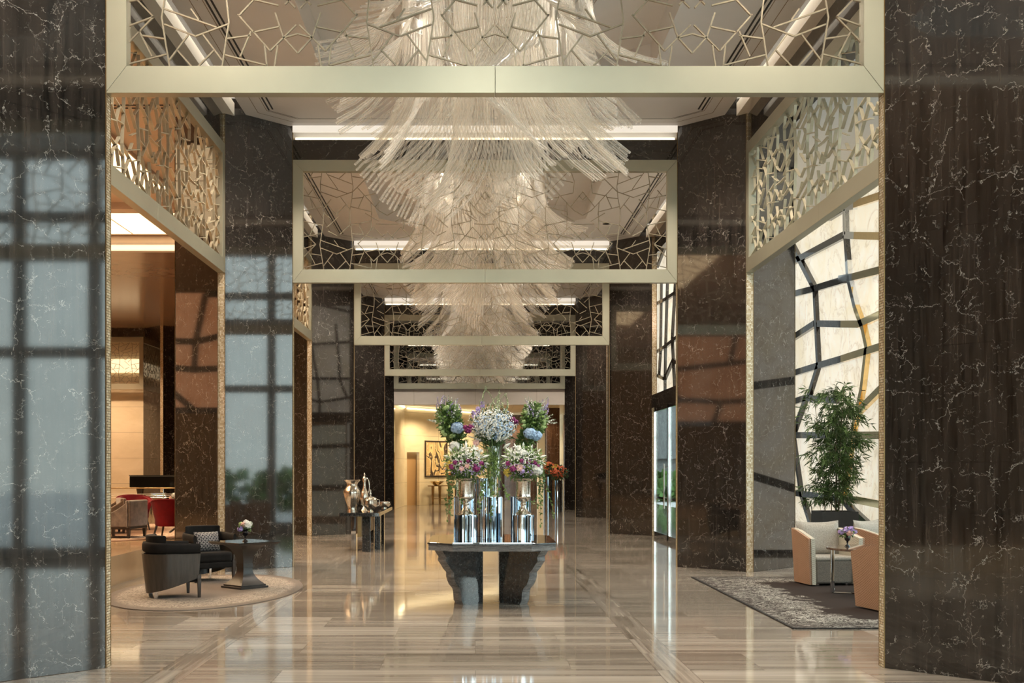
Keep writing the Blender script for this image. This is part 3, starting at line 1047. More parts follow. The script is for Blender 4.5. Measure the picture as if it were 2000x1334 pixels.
a0, a1 = onl(0.0), onl(1.9)
cv.prism([((p[0] + 0.03) * H, (p[1] - 0.03) * H) for p in (a0, a1, (a1[0] - 0.03, a1[1] + 0.03), (a0[0] - 0.03, a0[1] + 0.03))], H + 1.56 * H, H + 1.58 * H)
struct(cv.build('trim_8', M['hall_cove']))
sbox('wall_hall_back', (-2.6, 37.8, -1), (3.0, 37.9, 1.7), M['marble_brown'])
sbox('wall_hall_right', (2.6, ZEND + 0.35, -1), (2.7, 37.8, 1.7), M['cream_wall'])
sbox('wall_hall_brown', (0.9, 34.5, -1), (1.80, 34.6, 1.62), M['marble_brown'])
c = MB().box(V(1.84, 33.3, -1), V(2.06, 33.5, 1.62)).build('stone_column', M['plaster_white'])
tag(c, 'slim cream column in the back hall beyond the flowers', 'column')
c = MB().box(V(1.93, 30.4, -1), V(2.28, 30.75, 1.62)).build('stone_column', M['marble_brown'], bevel=0.01)
tag(c, 'brown marble column in the back hall beside the red flower stands', 'column')

# ------------------------------------------------------------------ onyx walls
def band_boxes(mb, segs, w_, d_):
    """segs in the wall's own plane coordinates (u along, v up) in metres; band stands off by d_"""
    for a, b in segs:
        bar(mb, a, b, w_, d_, 0)

def net(u0, u1, v0, v1, nu, nv, seed):
    rd = random.Random(seed)
    P = {}
    for i in range(nu + 1):
        for j in range(nv + 1):
            ju = 0 if i in (0, nu) else rd.uniform(-0.3, 0.3)
            jv = 0 if j in (0, nv) else rd.uniform(-0.3, 0.3)
            P[i, j] = (u0 + (i + ju) * (u1 - u0) / nu, v0 + (j + jv) * (v1 - v0) / nv)
    S = []
    for i in range(nu + 1):
        for j in range(nv + 1):
            if i < nu and rd.random() < 0.9:
                S.append((P[i, j], P[i + 1, j]))
            if j < nv and rd.random() < 0.85:
                S.append((P[i, j], P[i, j + 1]))
            if i < nu and j < nv and rd.random() < 0.12:
                S.append((P[i, j], P[i + 1, j + 1]))
    return S

XO = 5.0
def onp(px, py):
    """point of the photographed band net on the wall plane x = XO: (along, height) in metres"""
    z = 2200 * XO / (px - 928)
    return (z * H, H + (914 - py) * z / 2200 * H)
NETS = {
 'dark': [[(1540, 452), (1551, 478), (1596, 564)], [(1551, 512), (1572, 502), (1654, 459)], [(1656, 405), (1657, 459), (1661, 510)], [(1656, 405), (1625, 424), (1560, 440)],
          [(1551, 575), (1588, 566), (1655, 546)], [(1596, 564), (1603, 714), (1584, 775)], [(1551, 661), (1596, 632)], [(1603, 632), (1650, 633)], [(1551, 730), (1604, 714), (1650, 701)],
          [(1551, 786), (1579, 777)], [(1579, 777), (1640, 782)], [(1579, 777), (1563, 821), (1553, 851)], [(1551, 850), (1670, 850)], [(1553, 852), (1569, 963), (1590, 1030)],
          [(1551, 962), (1600, 968), (1650, 974)], [(1652, 975), (1664, 991), (1717, 1040), (1760, 1080)], [(1572, 258), (1556, 369), (1540, 440)], [(1530, 280), (1551, 273), (1615, 266)],
          [(1551, 345), (1653, 363), (1740, 350)], [(1645, 285), (1653, 363), (1656, 405)], [(1645, 285), (1740, 262)], [(1615, 266), (1645, 285)]],
 'chrome': [[(1661, 510), (1663, 541), (1677, 600)], [(1645, 545), (1672, 541)], [(1656, 405), (1675, 402)], [(1657, 459), (1676, 460)], [(1656, 405), (1657, 459)], [(1724, 1046), (1738, 1060)]],
 'gold': [[(1675, 399), (1724, 383), (1760, 370)], [(1676, 460), (1724, 461), (1760, 470)], [(1672, 541), (1724, 528), (1760, 518)], [(1677, 600), (1692, 640), (1701, 682)], [(1650, 633), (1684, 633), (1724, 615), (1760, 600)],
          [(1650, 701), (1724, 678), (1760, 668)], [(1699, 682), (1690, 760), (1680, 806)], [(1680, 806), (1724, 762), (1760, 735)], [(1680, 806), (1670, 850), (1660, 930), (1652, 972)],
          [(1670, 850), (1760, 850)], [(1650, 974), (1684, 977), (1760, 992)]],
}
ow = thing('wall_onyx', 'x', 'x', (0, 0, 0))
for k in ('label', 'category'):
    del ow[k]
struct(ow)
MB().box(V(XO, 11.15, -1.0), V(XO + 0.1, 18.2, 3.5)).build('onyx_panels', M['onyx'], ow)
def seg_list(pls):
    return [(onp(*a), onp(*b)) for pl in pls for a, b in zip(pl, pl[1:])]
ROTW = Matrix.Translation((XO * H - 0.04, 0, 0)) @ Matrix.Rotation(PI / 2, 4, 'Z')
for nm_, key, mt in (('dark_stone_bands', 'dark', M['marble']), ('chrome_bands', 'chrome', M['chrome']), ('gold_mirror_bands', 'gold', M['gold'])):
    mb = MB()
    S = seg_list(NETS[key])
    if key == 'dark':
        S += net(11.2 * H, 13.75 * H, 0, 4.5 * H, 3, 5, 5)
    band_boxes(mb, S, 0.16, 0.11 if key == 'dark' else 0.12)
    mb.v = [tuple(ROTW @ Vector(p)) for p in mb.v]
    mb.build(nm_, mt, ow)

# onyx transom over the glass entrance doors in the second bay
XD = 2.70
tw = thing('wall_onyx_transom', 'x', 'x')
for k in ('label', 'category'):
    del tw[k]
struct(tw)
za_, zb_ = ZR[2] + 0.628, ZR[3] - 0.558
MB().box(V(XD + 0.03, za_, 1.07), V(XD + 0.12, ZR[3] + 0.62, 3.5)).build('onyx_panels', M['onyx'], tw)
mb = MB()
def onq(px, py):
    z = 2200 * XD / (px - 928)
    return (z * H, H + (914 - py) * z / 2200 * H)
tr_ = [[(1284, 593), (1300, 585), (1318, 573), (1330, 577)], [(1284, 687), (1300, 677), (1325, 657)], [(1284, 733), (1299, 740), (1315, 703), (1330, 713)],
       [(1292, 540), (1290, 690), (1287, 735)], [(1304, 540), (1300, 677), (1299, 740), (1299, 772)], [(1320, 540), (1318, 573), (1313, 662), (1318, 760)], [(1316, 440), (1304, 470), (1284, 520)],
       [(1316, 440), (1325, 500), (1345, 520)], [(1284, 455), (1316, 440)]]
for pl in tr_:
    for a, b in zip(pl, pl[1:]):
        bar(mb, onq(*a), onq(*b), 0.085, 0.06, 0)
for a, b in net(za_ * H, 14.8 * H, H + 1.07 * H, H + 3.5 * H, 3, 3, 9):
    bar(mb, a, b, 0.085, 0.06, 0)
RT = Matrix.Translation((XD * H, 0, 0)) @ Matrix.Rotation(PI / 2, 4, 'Z')
mb.v = [tuple(RT @ Vector(p)) for p in mb.v]
mb.build('dark_stone_bands', M['marble'], tw)
sbox('trim_9', (2.60, za_, 0.88), (2.76, zb_ + 0.10, 1.07), M['marble_flat'])

# glass entrance doors
def entrance_door(z0, z1, label):
    t = thing('glass_door', label, 'door', V(2.64, z0, -1.0), PI / 2)
    Wd, Hd = (z1 - z0) * H, 1.88 * H
    MB().box((0.0, -0.010, 0.10), (Wd, 0.004, Hd - 0.06)).build('glass_pane', M['glass'], t)
    m = MB()
    m.box((0, -0.03, 0.0), (Wd, 0.03, 0.13)).box((0, -0.03, Hd - 0.10), (Wd, 0.03, Hd)).box((0, -0.03, 0), (0.05, 0.03, Hd)).box((Wd - 0.05, -0.03, 0), (Wd, 0.03, Hd))
    m.build('door_frame', M['chrome'], t, bevel=0.004)
    m = MB()
    m.tube([(0.14, 0.08, 0.75), (0.14, 0.08, 1.80)], 0.018, 10)
    m.tube([(0.14, 0.0, 1.0), (0.14, 0.08, 1.0)], 0.012, 8).tube([(0.14, 0.0, 1.72), (0.14, 0.08, 1.72)], 0.012, 8)
    m.build('door_handle', M['chrome'], t, smooth=40)
    MB().box((0.3, -0.016, 0.95), (Wd - 0.2, -0.011, 1.0)).build('manifestation_band', M['chrome'], t)
    return t
entrance_door(15.38, 16.55, 'chrome framed glass entrance door against the third right pillar')
entrance_door(14.15, 15.32, 'chrome framed glass entrance door, nearer leaf under the dark header')
entrance_door(12.9, 14.07, 'chrome framed glass entrance leaf hidden beside the second right pillar')

# right wall of bays three and four
sbox('wall_right_bay', (XC + 2.52, ZR[3] + 0.628, -1), (XC + 2.58, ZR[4] - 0.558, 3.75), M['marble'])
sbox('wall_right_bay_end', (XC + 2.52, ZR[4] + 0.628, -1), (XC + 2.58, ZEND, 3.75), M['marble'])
sbox('wall_left_bay_end', (XC - 2.58, ZR[4] + 0.628, -1), (XC - 2.52, ZEND, 3.75), M['marble'])

# window wall on the right, beside and behind the nearest pillar
def window_wall():
    g = struct(MB().box(V(5.02, -3.6, -0.95), V(5.03, 11.1, 3.45)).build('window_1', M['glass']))
    m = MB()
    z = 3.20 - 8 * 0.835
    while z < 11.2:
        m.box(V(4.96, z, -1), V(5.08, z + 0.13, 3.5))
        z += 0.835
    for y in (-1.0, 1.22, 2.29, 2.72, 3.42):
        m.box(V(4.97, -3.6, y), V(5.07, 11.15, y + 0.12))
    struct(m.build('window_mullions', plain('dark_window_frame', (0.42, 0.44, 0.44), 0.4)))
    g = struct(MB().box(V(-5, -4.06, -0.95), V(5, -4.05, 3.45)).build('window_2', M['glass']))
    m = MB()
    x = -5
    while x < 5.1:
        m.box(V(x, -4.1, -1), V(x + 0.12, -3.98, 3.5))
        x += 1.24
    for y in (-1.0, 0.93, 2.2, 3.40):
        m.box(V(-5, -4.1, y), V(5, -4.0, y + 0.12))
    struct(m.build('window_mullions', bpy.data.materials['dark_window_frame']))
window_wall()
sbox('added_wall_outside', (3.0, 37.0, -1.03), (20, 37.3, 5.0), plain('added_outside_wall_grey', (0.20, 0.21, 0.21), 0.8))  # added wall, tones down the bright sky seen through the glass doors
sbox('added_wall_outside_ledge', (3.0, 36.8, 0.3), (20, 37.0, 0.45), bpy.data.materials['added_outside_wall_grey'])
def hedge(label, x, z, lx, lz, hgt, seed):
    rd = random.Random(seed)
    m = MB()
    for i in range(int(lx * lz * 40)):
        cx, cz, cy_ = rd.uniform(-lx / 2, lx / 2), rd.uniform(-lz / 2, lz / 2), rd.uniform(0.1, hgt)
        s = rd.uniform(0.15, 0.35)
        a = Vector((rd.gauss(0, 1), rd.gauss(0, 1), rd.gauss(0, 1))).normalized() * s
        b = a.cross(Vector((rd.gauss(0, 1), rd.gauss(0, 1), rd.gauss(0, 1)))).normalized() * s
        c = Vector((cx, cz, cy_))
        m.quad(c - a, c - b, c + a, c + b)
    o = m.build('hedge', M['hedge'])
    tag(o, label, 'hedge', loc=V(x, z, -1.03))
    o['kind'] = 'stuff'
hedge('green hedge outside the window wall', 13.5, 8.5, 1.6, 6, 1.6, 1)
hedge('green hedge outside beyond the glass entrance doors', 6.8, 34.5, 7, 2, 1.5, 2)

# ------------------------------------------------------------------ lounge ceiling
sbox('ceiling_lounge', (-14, -1.0, 3.55), (XC - 2.6, 17.0, 3.75), M['lounge_ceiling'])
sbox('ceiling_lounge_low', (-14, 17.35, 3.32), (XC - 2.6, 27.2, 3.75), M['lounge_gloss'])
sbox('ceiling_lounge_step', (-14, 17.0, 3.40), (XC - 2.6, 17.35, 3.75), M['lounge_ceiling'])
sbox('ceiling_lounge_glow', (-13, 17.18, 3.345), (-3.0, 17.34, 3.40), emit('lounge_step_light', (1.0, 0.72, 0.42), 1.5))
def ceiling_panel(x0, x1, z0, z1, label):
    t = thing('light_panel', label, 'ceiling light', V((x0 + x1) / 2, (z0 + z1) / 2, 3.52))
    a, b = (x1 - x0) * H / 2, (z1 - z0) * H / 2
    MB().box((-a, -b, -0.01), (a, b, 0.045)).build('diffuser', M['lounge_panel'], t)
    m = MB()
    for k in range(1, 6):
        x = -a + 2 * a * k / 6
        m.box((x - 0.012, -b, -0.025), (x + 0.012, b, -0.011))
    m.box((-a - 0.03, -b - 0.03, -0.03), (a + 0.03, -b, 0.045)).box((-a - 0.03, b, -0.03), (a + 0.03, b + 0.03, 0.045))
    m.box((-a - 0.03, -b, -0.03), (-a, b, 0.045)).box((a, -b, -0.03), (a + 0.03, b, 0.045))
    m.build('frame', M['lounge_ceiling'], t)
ceiling_panel(-8.5, -3.86, 9.4, 14.2, 'large glowing amber ceiling panel behind the bronze slats over the lounge')
ceiling_panel(-8.5, -3.45, 15.4, 16.9, 'glowing cream ceiling panel at the step of the lounge ceiling')
tag(MB().box(V(-14, 15.05, 3.46), V(-3.3, 15.3, 3.55)).build('ceiling_rib', M['lounge_ceiling']), 'tan rib across the lounge ceiling between the two glowing panels', 'ceiling rib')
struct(bpy.data.objects['ceiling_rib'])
m = MB()
for z in (11.0, 11.09):
    m.box(V(-4.0, z, 3.546), V(-2.6, z + 0.035, 3.549))
struct(m.build('ceiling_lounge_slots', M['black']))
# amber feature wall in the lounge (seen mirrored in the polished pillars)
aw = thing('wall_amber', 'x', 'x')
for k in ('label', 'category'):
    del aw[k]
struct(aw)
MB().box(V(-9.0, 4.5, 0.86), V(-8.9, 13.5, 2.68)).build('onyx_panels', M['onyx_amber'], aw)
mb = MB()
for a, b in net(4.5 * H, 13.5 * H, 1.88 * H, 3.66 * H, 9, 3, 21):
    bar(mb, a, b, 0.16, 0.06, 0)
RA = Matrix.Translation((-8.88 * H, 0, 0)) @ Matrix.Rotation(PI / 2, 4, 'Z')
mb.v = [tuple(RA @ Vector(p)) for p in mb.v]
mb.build('dark_bands', M['marble'], aw)

# ------------------------------------------------------------------ chandeliers
def rod_points(x, y, ang, L, sweep, top):
    """a straight hanging rod whose foot curves out in direction ang; L = drop, sweep = horizontal reach"""
    pts = []
    cl = min(0.75 * L, sweep * 2.1)
    pts.append((x, y, top))
    if L - cl > 0.05:
        pts.append((x, y, top - (L - cl)))
    n = 7
    for k in range(1, n + 1):
        u = k / n
        h = sweep * (u ** 2.1)
        d = cl * (u - 0.10 * u ** 3)
        pts.append((x + math.cos(ang) * h, y + math.sin(ang) * h, top - (L - cl) - d))
    return pts

def chandelier_rods(seed):
    rd = random.Random(seed)
    rods = []
    # tiers: (ring rx, ring ry, drop, reach, clusters, rods per cluster)
    T = [(1.32, 1.9, 1.52, 0.80, 9, 15), (1.10, 1.55, 2.05, 0.85, 8, 17), (0.84, 1.10, 2.66, 0.95, 7, 19), (0.44, 0.56, 2.92, 0.80, 4, 17)]
    for ti, (rx, ry, L, S, nc, nr) in enumerate(T):
        ph0 = rd.uniform(0, 1)
        for c in range(nc):
            a0 = (c + ph0) / nc * 2 * PI
            span = 2 * PI / nc
            tw_ = rd.choice((-1, 1)) * rd.uniform(0.15, 0.95)
            Lc = L * rd.uniform(0.90, 1.04)
            up = rd.choice((-1, 1))
            for k in range(nr):
                u = k / (nr - 1)
                a = a0 + span * (u - 0.5) * 0.80
                x, y = rx * math.cos(a), ry * math.sin(a)
                ang = math.atan2(math.sin(a0) / ry * rx, math.cos(a0)) + tw_ + 0.5 * (u - 0.5)
                LL = Lc * (1 + 0.26 * up * (u - 0.5) - 0.10 * (u - 0.5) ** 2) + rd.uniform(-0.03, 0.03)
                rods.append((x, y, ang, LL, S * (1 - 0.25 * u * up) * rd.uniform(0.98, 1.02), ti))
    # straight inner curtain
    for i in range(40):
        a = i / 40 * 2 * PI
        rr = rd.choice((0.6, 0.9, 1.1))
        rods.append((rr * 1.0 * math.cos(a), rr * 1.35 * math.sin(a), a, rd.uniform(1.3, 1.9), 0.12, 5))
    return rods

def rod_radii(pts):
    n = len(pts)
    return [0.0105] * (n - 7) + [0.0105 + 0.0070 * (k + 1) / 7 for k in range(7)]
def make_chandelier(label, loc, seed, scale_y=1.0):
    t = thing('chandelier', label, 'chandelier', loc, 0, 'glass rod chandeliers along the hall')
    rods = chandelier_rods(seed)
    m = MB()
    poly = [(1.55 * math.cos(a) , 2.1 * math.sin(a)) for a in [2 * PI * k / 32 for k in range(32)]]
    m.prism(poly, -0.10, -0.02)
    m.build('ceiling_plate', M['ceiling'], t, smooth=30)
    m = MB()
    for (rx, ry) in ((1.45, 2.0), (1.22, 1.65), (1.0, 1.35), (0.74, 1.0), (0.42, 0.55)):
        m.tube([(rx * math.cos(2 * PI * k / 40), ry * math.sin(2 * PI * k / 40), -0.125) for k in range(41)], 0.01, 6)
    m.build('hanging_ring', M['chrome'], t)
    # the rods nearest the viewer and lowest are parts of their own; the remainder is one mass
    order = sorted(range(len(rods)), key=lambda i: (rods[i][5] > 4, rods[i][1] - 0.6 * rods[i][3]))
    own = set(order[:96])
    rest = MB()
    for i, (x, y, ang, L, S, ti) in enumerate(rods):
        pts = rod_points(x, y, ang, L, S, -0.12)
        if i in own:
            MB().tube(pts, rod_radii(pts), 8).build('glass_rod', M['rod'], t, smooth=50)
        else:
            rest.tube(pts, rod_radii(pts), 6)
    o = rest.build('glass_rod_curtain', M['rod'], t, smooth=50)
    o['kind'] = 'stuff'
    return t
CH_LABEL = {1: 'largest and nearest glass rod chandelier, hanging before the second lattice screen', 2: 'second glass rod chandelier, seen through the second lattice screen',
            3: 'third glass rod chandelier, hanging between the third and fourth screens', 4: 'farthest glass rod chandelier, above the flowers near the hall end'}
c1 = None
for n in (1, 2, 3, 4):
    zc = ZR[n] + PITCH / 2 if n < 4 else (ZR[4] + ZEND) / 2
    loc = V(XC, zc, 3.70)
    if n <= 2:
        c_ = make_chandelier(CH_LABEL[n], loc, 10 + n)
        if n == 1:
            c1 = c_
        else:
            c2 = c_
    else:
        c_ = copy_tree(c1 if n == 3 else c2, CH_LABEL[n], loc, 0)
        if n == 4:
            c_.scale = (1, 0.6, 1)

# ------------------------------------------------------------------ flowers
def rvec(rd):
    return Vector((rd.gauss(0, 1), rd.gauss(0, 1), rd.gauss(0, 1))).normalized()

def leaf(mb, p, d, L, w_, rd, bend=0.25):
    d = Vector(d).normalized()
    s = d.cross(rvec(rd))
    if s.length < 1e-3:
        s = Vector((1, 0, 0))
    s.normalize()
    n = d.cross(s)
    p = Vector(p)
    a = p + d * L * 0.45 + s * w_ / 2 + n * L * bend * 0.3
    b = p + d * L * 0.45 - s * w_ / 2 + n * L * bend * 0.3
    m_ = p + d * L * 0.5
    tip = p + d * L - n * L * bend * 0.2
    mb.add([p, a, tip, b, m_], [(0, 4, 1), (1, 4, 2), (0, 3, 4), (4, 3, 2)])

def floret(mb, p, d, r, rd, petals=5, cup=0.35):
    d = Vector(d).normalized()
    s = d.cross(Vector((0.3, 0.2, 1)))
    s.normalize()
    q = d.cross(s)
    p = Vector(p)
    a0 = rd.uniform(0, 6.28)
    for k in range(petals):
        a = a0 + 2 * PI * k / petals
        u = s * math.cos(a) + q * math.sin(a)
        v = s * math.cos(a + PI / 2) + q * math.sin(a + PI / 2)
        w2 = r * 2.2 / petals
        mb.add([p, p + u * r * 0.6 + v * w2 + d * r * cup * 0.6, p + u * r + d * r * cup, p + u * r * 0.6 - v * w2 + d * r * cup * 0.6], [(0, 1, 2, 3)])

def in_ell(rd, c, r, shell=0.6):
    v = rvec(rd)
    k = rd.uniform(shell, 1.0)
    return Vector((c[0] + v.x * r[0] * k, c[1] + v.y * r[1] * k, c[2] + v.z * r[2] * k)), v

def foliage(mb, rd, c, r, n, L, w_, shell=0.3):
    for _ in range(n):
        p, v = in_ell(rd, c, r, shell)
        leaf(mb, p, v + rvec(rd) * 0.6, L * rd.uniform(0.6, 1.2), w_ * rd.uniform(0.7, 1.2), rd)

def blossoms(mb, rd, c, r, n, size, shell=0.8, petals=5, front=True):
    for _ in range(n):
        p, v = in_ell(rd, c, r, shell)
        if front and v.y > 0.5:
            v = Vector((v.x, -v.y, v.z))
            p = Vector((p.x, 2 * c[1] - p.y, p.z))
        floret(mb, p, v + Vector((0, -0.3, 0.2)), size * rd.uniform(0.7, 1.2), rd, petals)

def head(name, parent, rd, c, r, mat, fl=0.02, n=60, label=None, petals=4):
    m = MB()
    m.ell(c, (r * 0.62, r * 0.62, r * 0.55), 10, 6)
    for i in range(n):
        v = rvec(rd)
        p = Vector(c) + Vector((v.x * r, v.y * r, v.z * r * 0.85)) * rd.uniform(0.72, 1.02)
        floret(m, p, v, fl, rd, petals, 0.25)
    o = m.build(name, mat, parent)
    if label:
        o['label'] = label
    return o

def rose(parent, rd, c, r, mat, name='rose', d=(0, -1, 0.3)):
    m = MB()
    d = Vector(d).normalized()
    for k in range(5):
        floret(m, Vector(c) - d * r * 0.1 * k, d, r * (0.35 + 0.16 * k), rd, 6, 0.9 - 0.15 * k)
    return m.build(name, mat, parent)

def spike(mb_stem, mb_fl, rd, base, tip, n, size, bend=0.1):
    base, tip = Vector(base), Vector(tip)
    mid = base.lerp(tip, 0.5) + Vector((rd.uniform(-bend, bend) * 0.4, rd.uniform(-bend, bend) * 0.4, 0))
    pts = []
    for k in range(7):
        u = k / 6
        pts.append(base * (1 - u) ** 2 + mid * 2 * u * (1 - u) + tip * u * u)
    mb_stem.tube(pts, 0.0022, 4, False)
    for i in range(n):
        u = 0.35 + 0.65 * i / n
        p = base * (1 - u) ** 2 + mid * 2 * u * (1 - u) + tip * u * u
        v = rvec(rd)
        floret(mb_fl, p + v * size * (1.3 - u), v + Vector((0, 0, 0.3)), size * (1.35 - 0.8 * u), rd, 5, 0.3)

def ivy(mb, rd, p0, L, n, leafs=0.035):
    p = Vector(p0)
    pts = [p.copy()]
    d = Vector((rd.uniform(-0.2, 0.2), rd.uniform(-0.2, 0.1), -1))
    for k in range(12):
        d += Vector((rd.uniform(-0.3, 0.3), rd.uniform(-0.2, 0.2), -0.25))
        d.normalize()
        p = p + d * L / 12
        pts.append(p.copy())
    mb.tube(pts, 0.0018, 4, False)
    for _ in range(n):
        k = rd.randrange(len(pts) - 1)
        q = pts[k].lerp(pts[k + 1], rd.random())
        leaf(mb, q, rvec(rd) + Vector((0, -0.2, -0.3)), leafs * rd.uniform(0.6, 1.2), leafs * 0.8, rd)

def stems(mb, rd, foot, top, n, spread_f, spread_t, r=0.003):
    for _ in range(n):
        a, b = rd.uniform(0, 6.28), rd.uniform(0, 1)
        f = Vector(foot) + Vector((math.cos(a) * spread_f * b, math.sin(a) * spread_f * b, 0))
        tp_ = Vector(top) + Vector((math.cos(a) * spread_t * b, math.sin(a) * spread_t * b, 0))
        mb.tube([f, f.lerp(tp_, 0.5), tp_], r, 4, False)

# ------------------------------------------------------------------ centre table
TZ = 8.45
TX_ = 0.12
def centre_table():
    base = V(TX_, TZ, -1)
    t = thing('stone_table', 'octagonal dark granite table carrying the flowers in the middle of the hall', 'table', base)
    oc = [(-0.28, -0.57), (0.28, -0.57), (0.46, -0.44), (0.46, 0.40), (0.28, 0.57), (-0.28, 0.57), (-0.46, 0.40), (-0.46, -0.44)]
    oc = [(x * H, y * H) for x, y in oc]
    oc2 = [(x * 0.985, y * 0.985) for x, y in oc]
    MB().prism(oc2, 0.415 * H, 0.458 * H).build('table_edge', M['granite_rough'], t)
    MB().prism(oc, 0.4585 * H, 0.47 * H).build('table_top', M['granite'], t, bevel=0.003)
    rd = random.Random(4)
    for sx in (-1, 1):
        for sy in (-1, 1):
            # plate standing on the diagonal; wavy outer edge
            n = 14
            inner, outer = 0.115 * H, []
            for k in range(n + 1):
                u = k / n
                r = (0.30 + 0.20 * u ** 1.25 + (0.010 * math.sin(u * 19) + 0.006 * math.sin(u * 43))) * H
                outer.append((r, u * 0.415 * H))
            dx, dy = sx * 0.80, sy * 0.60
            L_ = math.hypot(dx, dy)
            dx, dy = dx / L_, dy / L_
            nx, ny = -dy, dx
            th = 0.05 * H
            def P(r, z, k):
                return (dx * r + nx * th * k, dy * r + ny * th * k, z)
            m = MB()
            for k in (-1, 1):
                b = len(m.v)
                for (r, z) in outer:
                    m.v.append(P(inner, z, k))
                    m.v.append(P(r - 0.012, z, k))
                for i in range(n):
                    f = (b + 2 * i, b + 2 * i + 1, b + 2 * i + 3, b + 2 * i + 2)
                    m.f.append(f if k < 0 else f[::-1])
            N = 2 * (n + 1)
            for i in range(n):
                m.f.append((2 * i, 2 * i + 2, N + 2 * i + 2, N + 2 * i))
            lg = m.build('leg', M['granite'], t)
            e = MB()
            for (r, z) in outer:
                j = 0.008
                e.v.append(P(r - 0.014, z, -1.0))
                e.v.append(P(r + rd.uniform(-j, j), z, -0.6))
                e.v.append(P(r + rd.uniform(-j, j), z, 0.6))
                e.v.append(P(r - 0.014, z, 1.0))
            for i in range(n):
                for q in range(3):
                    e.f.append((4 * i + q, 4 * i + q + 1, 4 * i + q + 5, 4 * i + q + 4))
            o = e.build('rough_edge', M['granite_rough'], lg)
            o['label'] = 'rough split outer edge'
    return t
centre_table()
TOP = 0.47   # table top above the floor, in H
def onT(x, z, h=0.0):
    """a point on the centre table, h above its top in H"""
    return V(x, z, -1 + TOP + h)
m = MB().cbox((0, 0, 0.004), (0.56 * H, 0.98 * H, 0.008))
tag(m.build('mirror_tray', M['mirror'], bevel=0.002), 'flat mirror tray under the fluted pedestals on the granite table', 'tray', loc=onT(TX_, TZ - 0.02))
def pedestal(x, z, h, r, label, loc=None):
    t = thing('mirrored_pedestal', label, 'pedestal', loc or (onT(x, z) + Vector((0, 0, 0.008))))
    n = 46
    rd = random.Random(int(x * 1000) + int(z * 10))
    mats = [(M['mirror'], 'mirror_facets'), (M['mirror_dark'], 'smoked_facets')]
    A = [MB(), MB()]
    for k in range(n):
        a0, a1 = 2 * PI * k / n, 2 * PI * (k + 1) / n
        am = (a0 + a1) / 2
        rr = r * H * (1 if k % 2 else 0.975)
        tlt = rd.uniform(-0.10, 0.10)
        p = [(math.cos(a0) * rr * (1 + tlt * 0.15), math.sin(a0) * rr * (1 + tlt * 0.15)), (math.cos(a1) * rr * (1 - tlt * 0.15), math.sin(a1) * rr * (1 - tlt * 0.15))]
        q = [(p[1][0] * 0.9, p[1][1] * 0.9), (p[0][0] * 0.9, p[0][1] * 0.9)]
        A[1 if rd.random() < 0.42 else 0].prism(p + q, 0.002, h * H - 0.006)
    A[0].build('mirror_facets', M['mirror'], t)
    A[1].build('smoked_facets', M['mirror_dark'], t)
    MB().lathe([(r * H * 0.99, h * H - 0.006), (r * H * 0.99, h * H)], 46).build('top_plate', M['mirror'], t)
    return t
pedestal(-0.066, 8.12, 0.19, 0.078, 'low fluted mirror pedestal at the front left, under a silver urn')
pedestal(0.347, 8.12, 0.19, 0.078, 'low fluted mirror pedestal at the front right, under a silver urn')
pedestal(0.125, 8.26, 0.315, 0.078, 'middle fluted mirror pedestal with the glass cylinder of pale blooms')
pedestal(-0.085, 8.50, 0.313, 0.075, 'mirror pedestal behind the left silver urn')
pedestal(0.345, 8.50, 0.313, 0.075, 'mirror pedestal behind the right silver urn')
pedestal(0.055, 8.72, 0.447, 0.068, 'tallest mirror pedestal at the back of the granite table')
URN = [(0.0, 0.0), (0.100, 0.0), (0.102, 0.008), (0.085, 0.022), (0.055, 0.05), (0.036, 0.085), (0.030, 0.11), (0.040, 0.122), (0.040, 0.132), (0.030, 0.140), (0.034, 0.155), (0.060, 0.170),
       (0.085, 0.195), (0.098, 0.225), (0.090, 0.240), (0.092, 0.25), (0.090, 0.40), (0.098, 0.415), (0.118, 0.428), (0.122, 0.440), (0.116, 0.447), (0.096, 0.445), (0.086, 0.40), (0.084, 0.27), (0.0, 0.25)]
def urn(x, label):
    t = thing('silver_urn', label, 'urn', onT(x, 8.12, 0.19) + Vector((0, 0, 0.008)))
    MB().lathe(URN[:10], 32).build('foot', M['silver'], t, smooth=50)
    MB().lathe(URN[9:], 48, flute=0.03, fl_from=1, fl_to=4).build('bowl', M['silver'], t, smooth=50)
    return t
urn(-0.066, 'antique silver campana urn below the left lily bouquet')
urn(0.347, 'antique silver campana urn below the right lily bouquet')

def lily_bud(parent, c, L, ang, rd):
    m = MB()
    d = Vector((math.cos(ang) * 0.8, rd.uniform(-0.5, 0.1), math.sin(ang))).normalized()
    c = Vector(c)
    prof = [0.2, 0.75, 1.0, 0.85, 0.5, 0.08]
    m.tube([c + d * L * k / 5 for k in range(6)], [L * 0.17 * q for q in prof], 6)
    return m.build('lily_bud', M['petal_white'], parent, smooth=60)

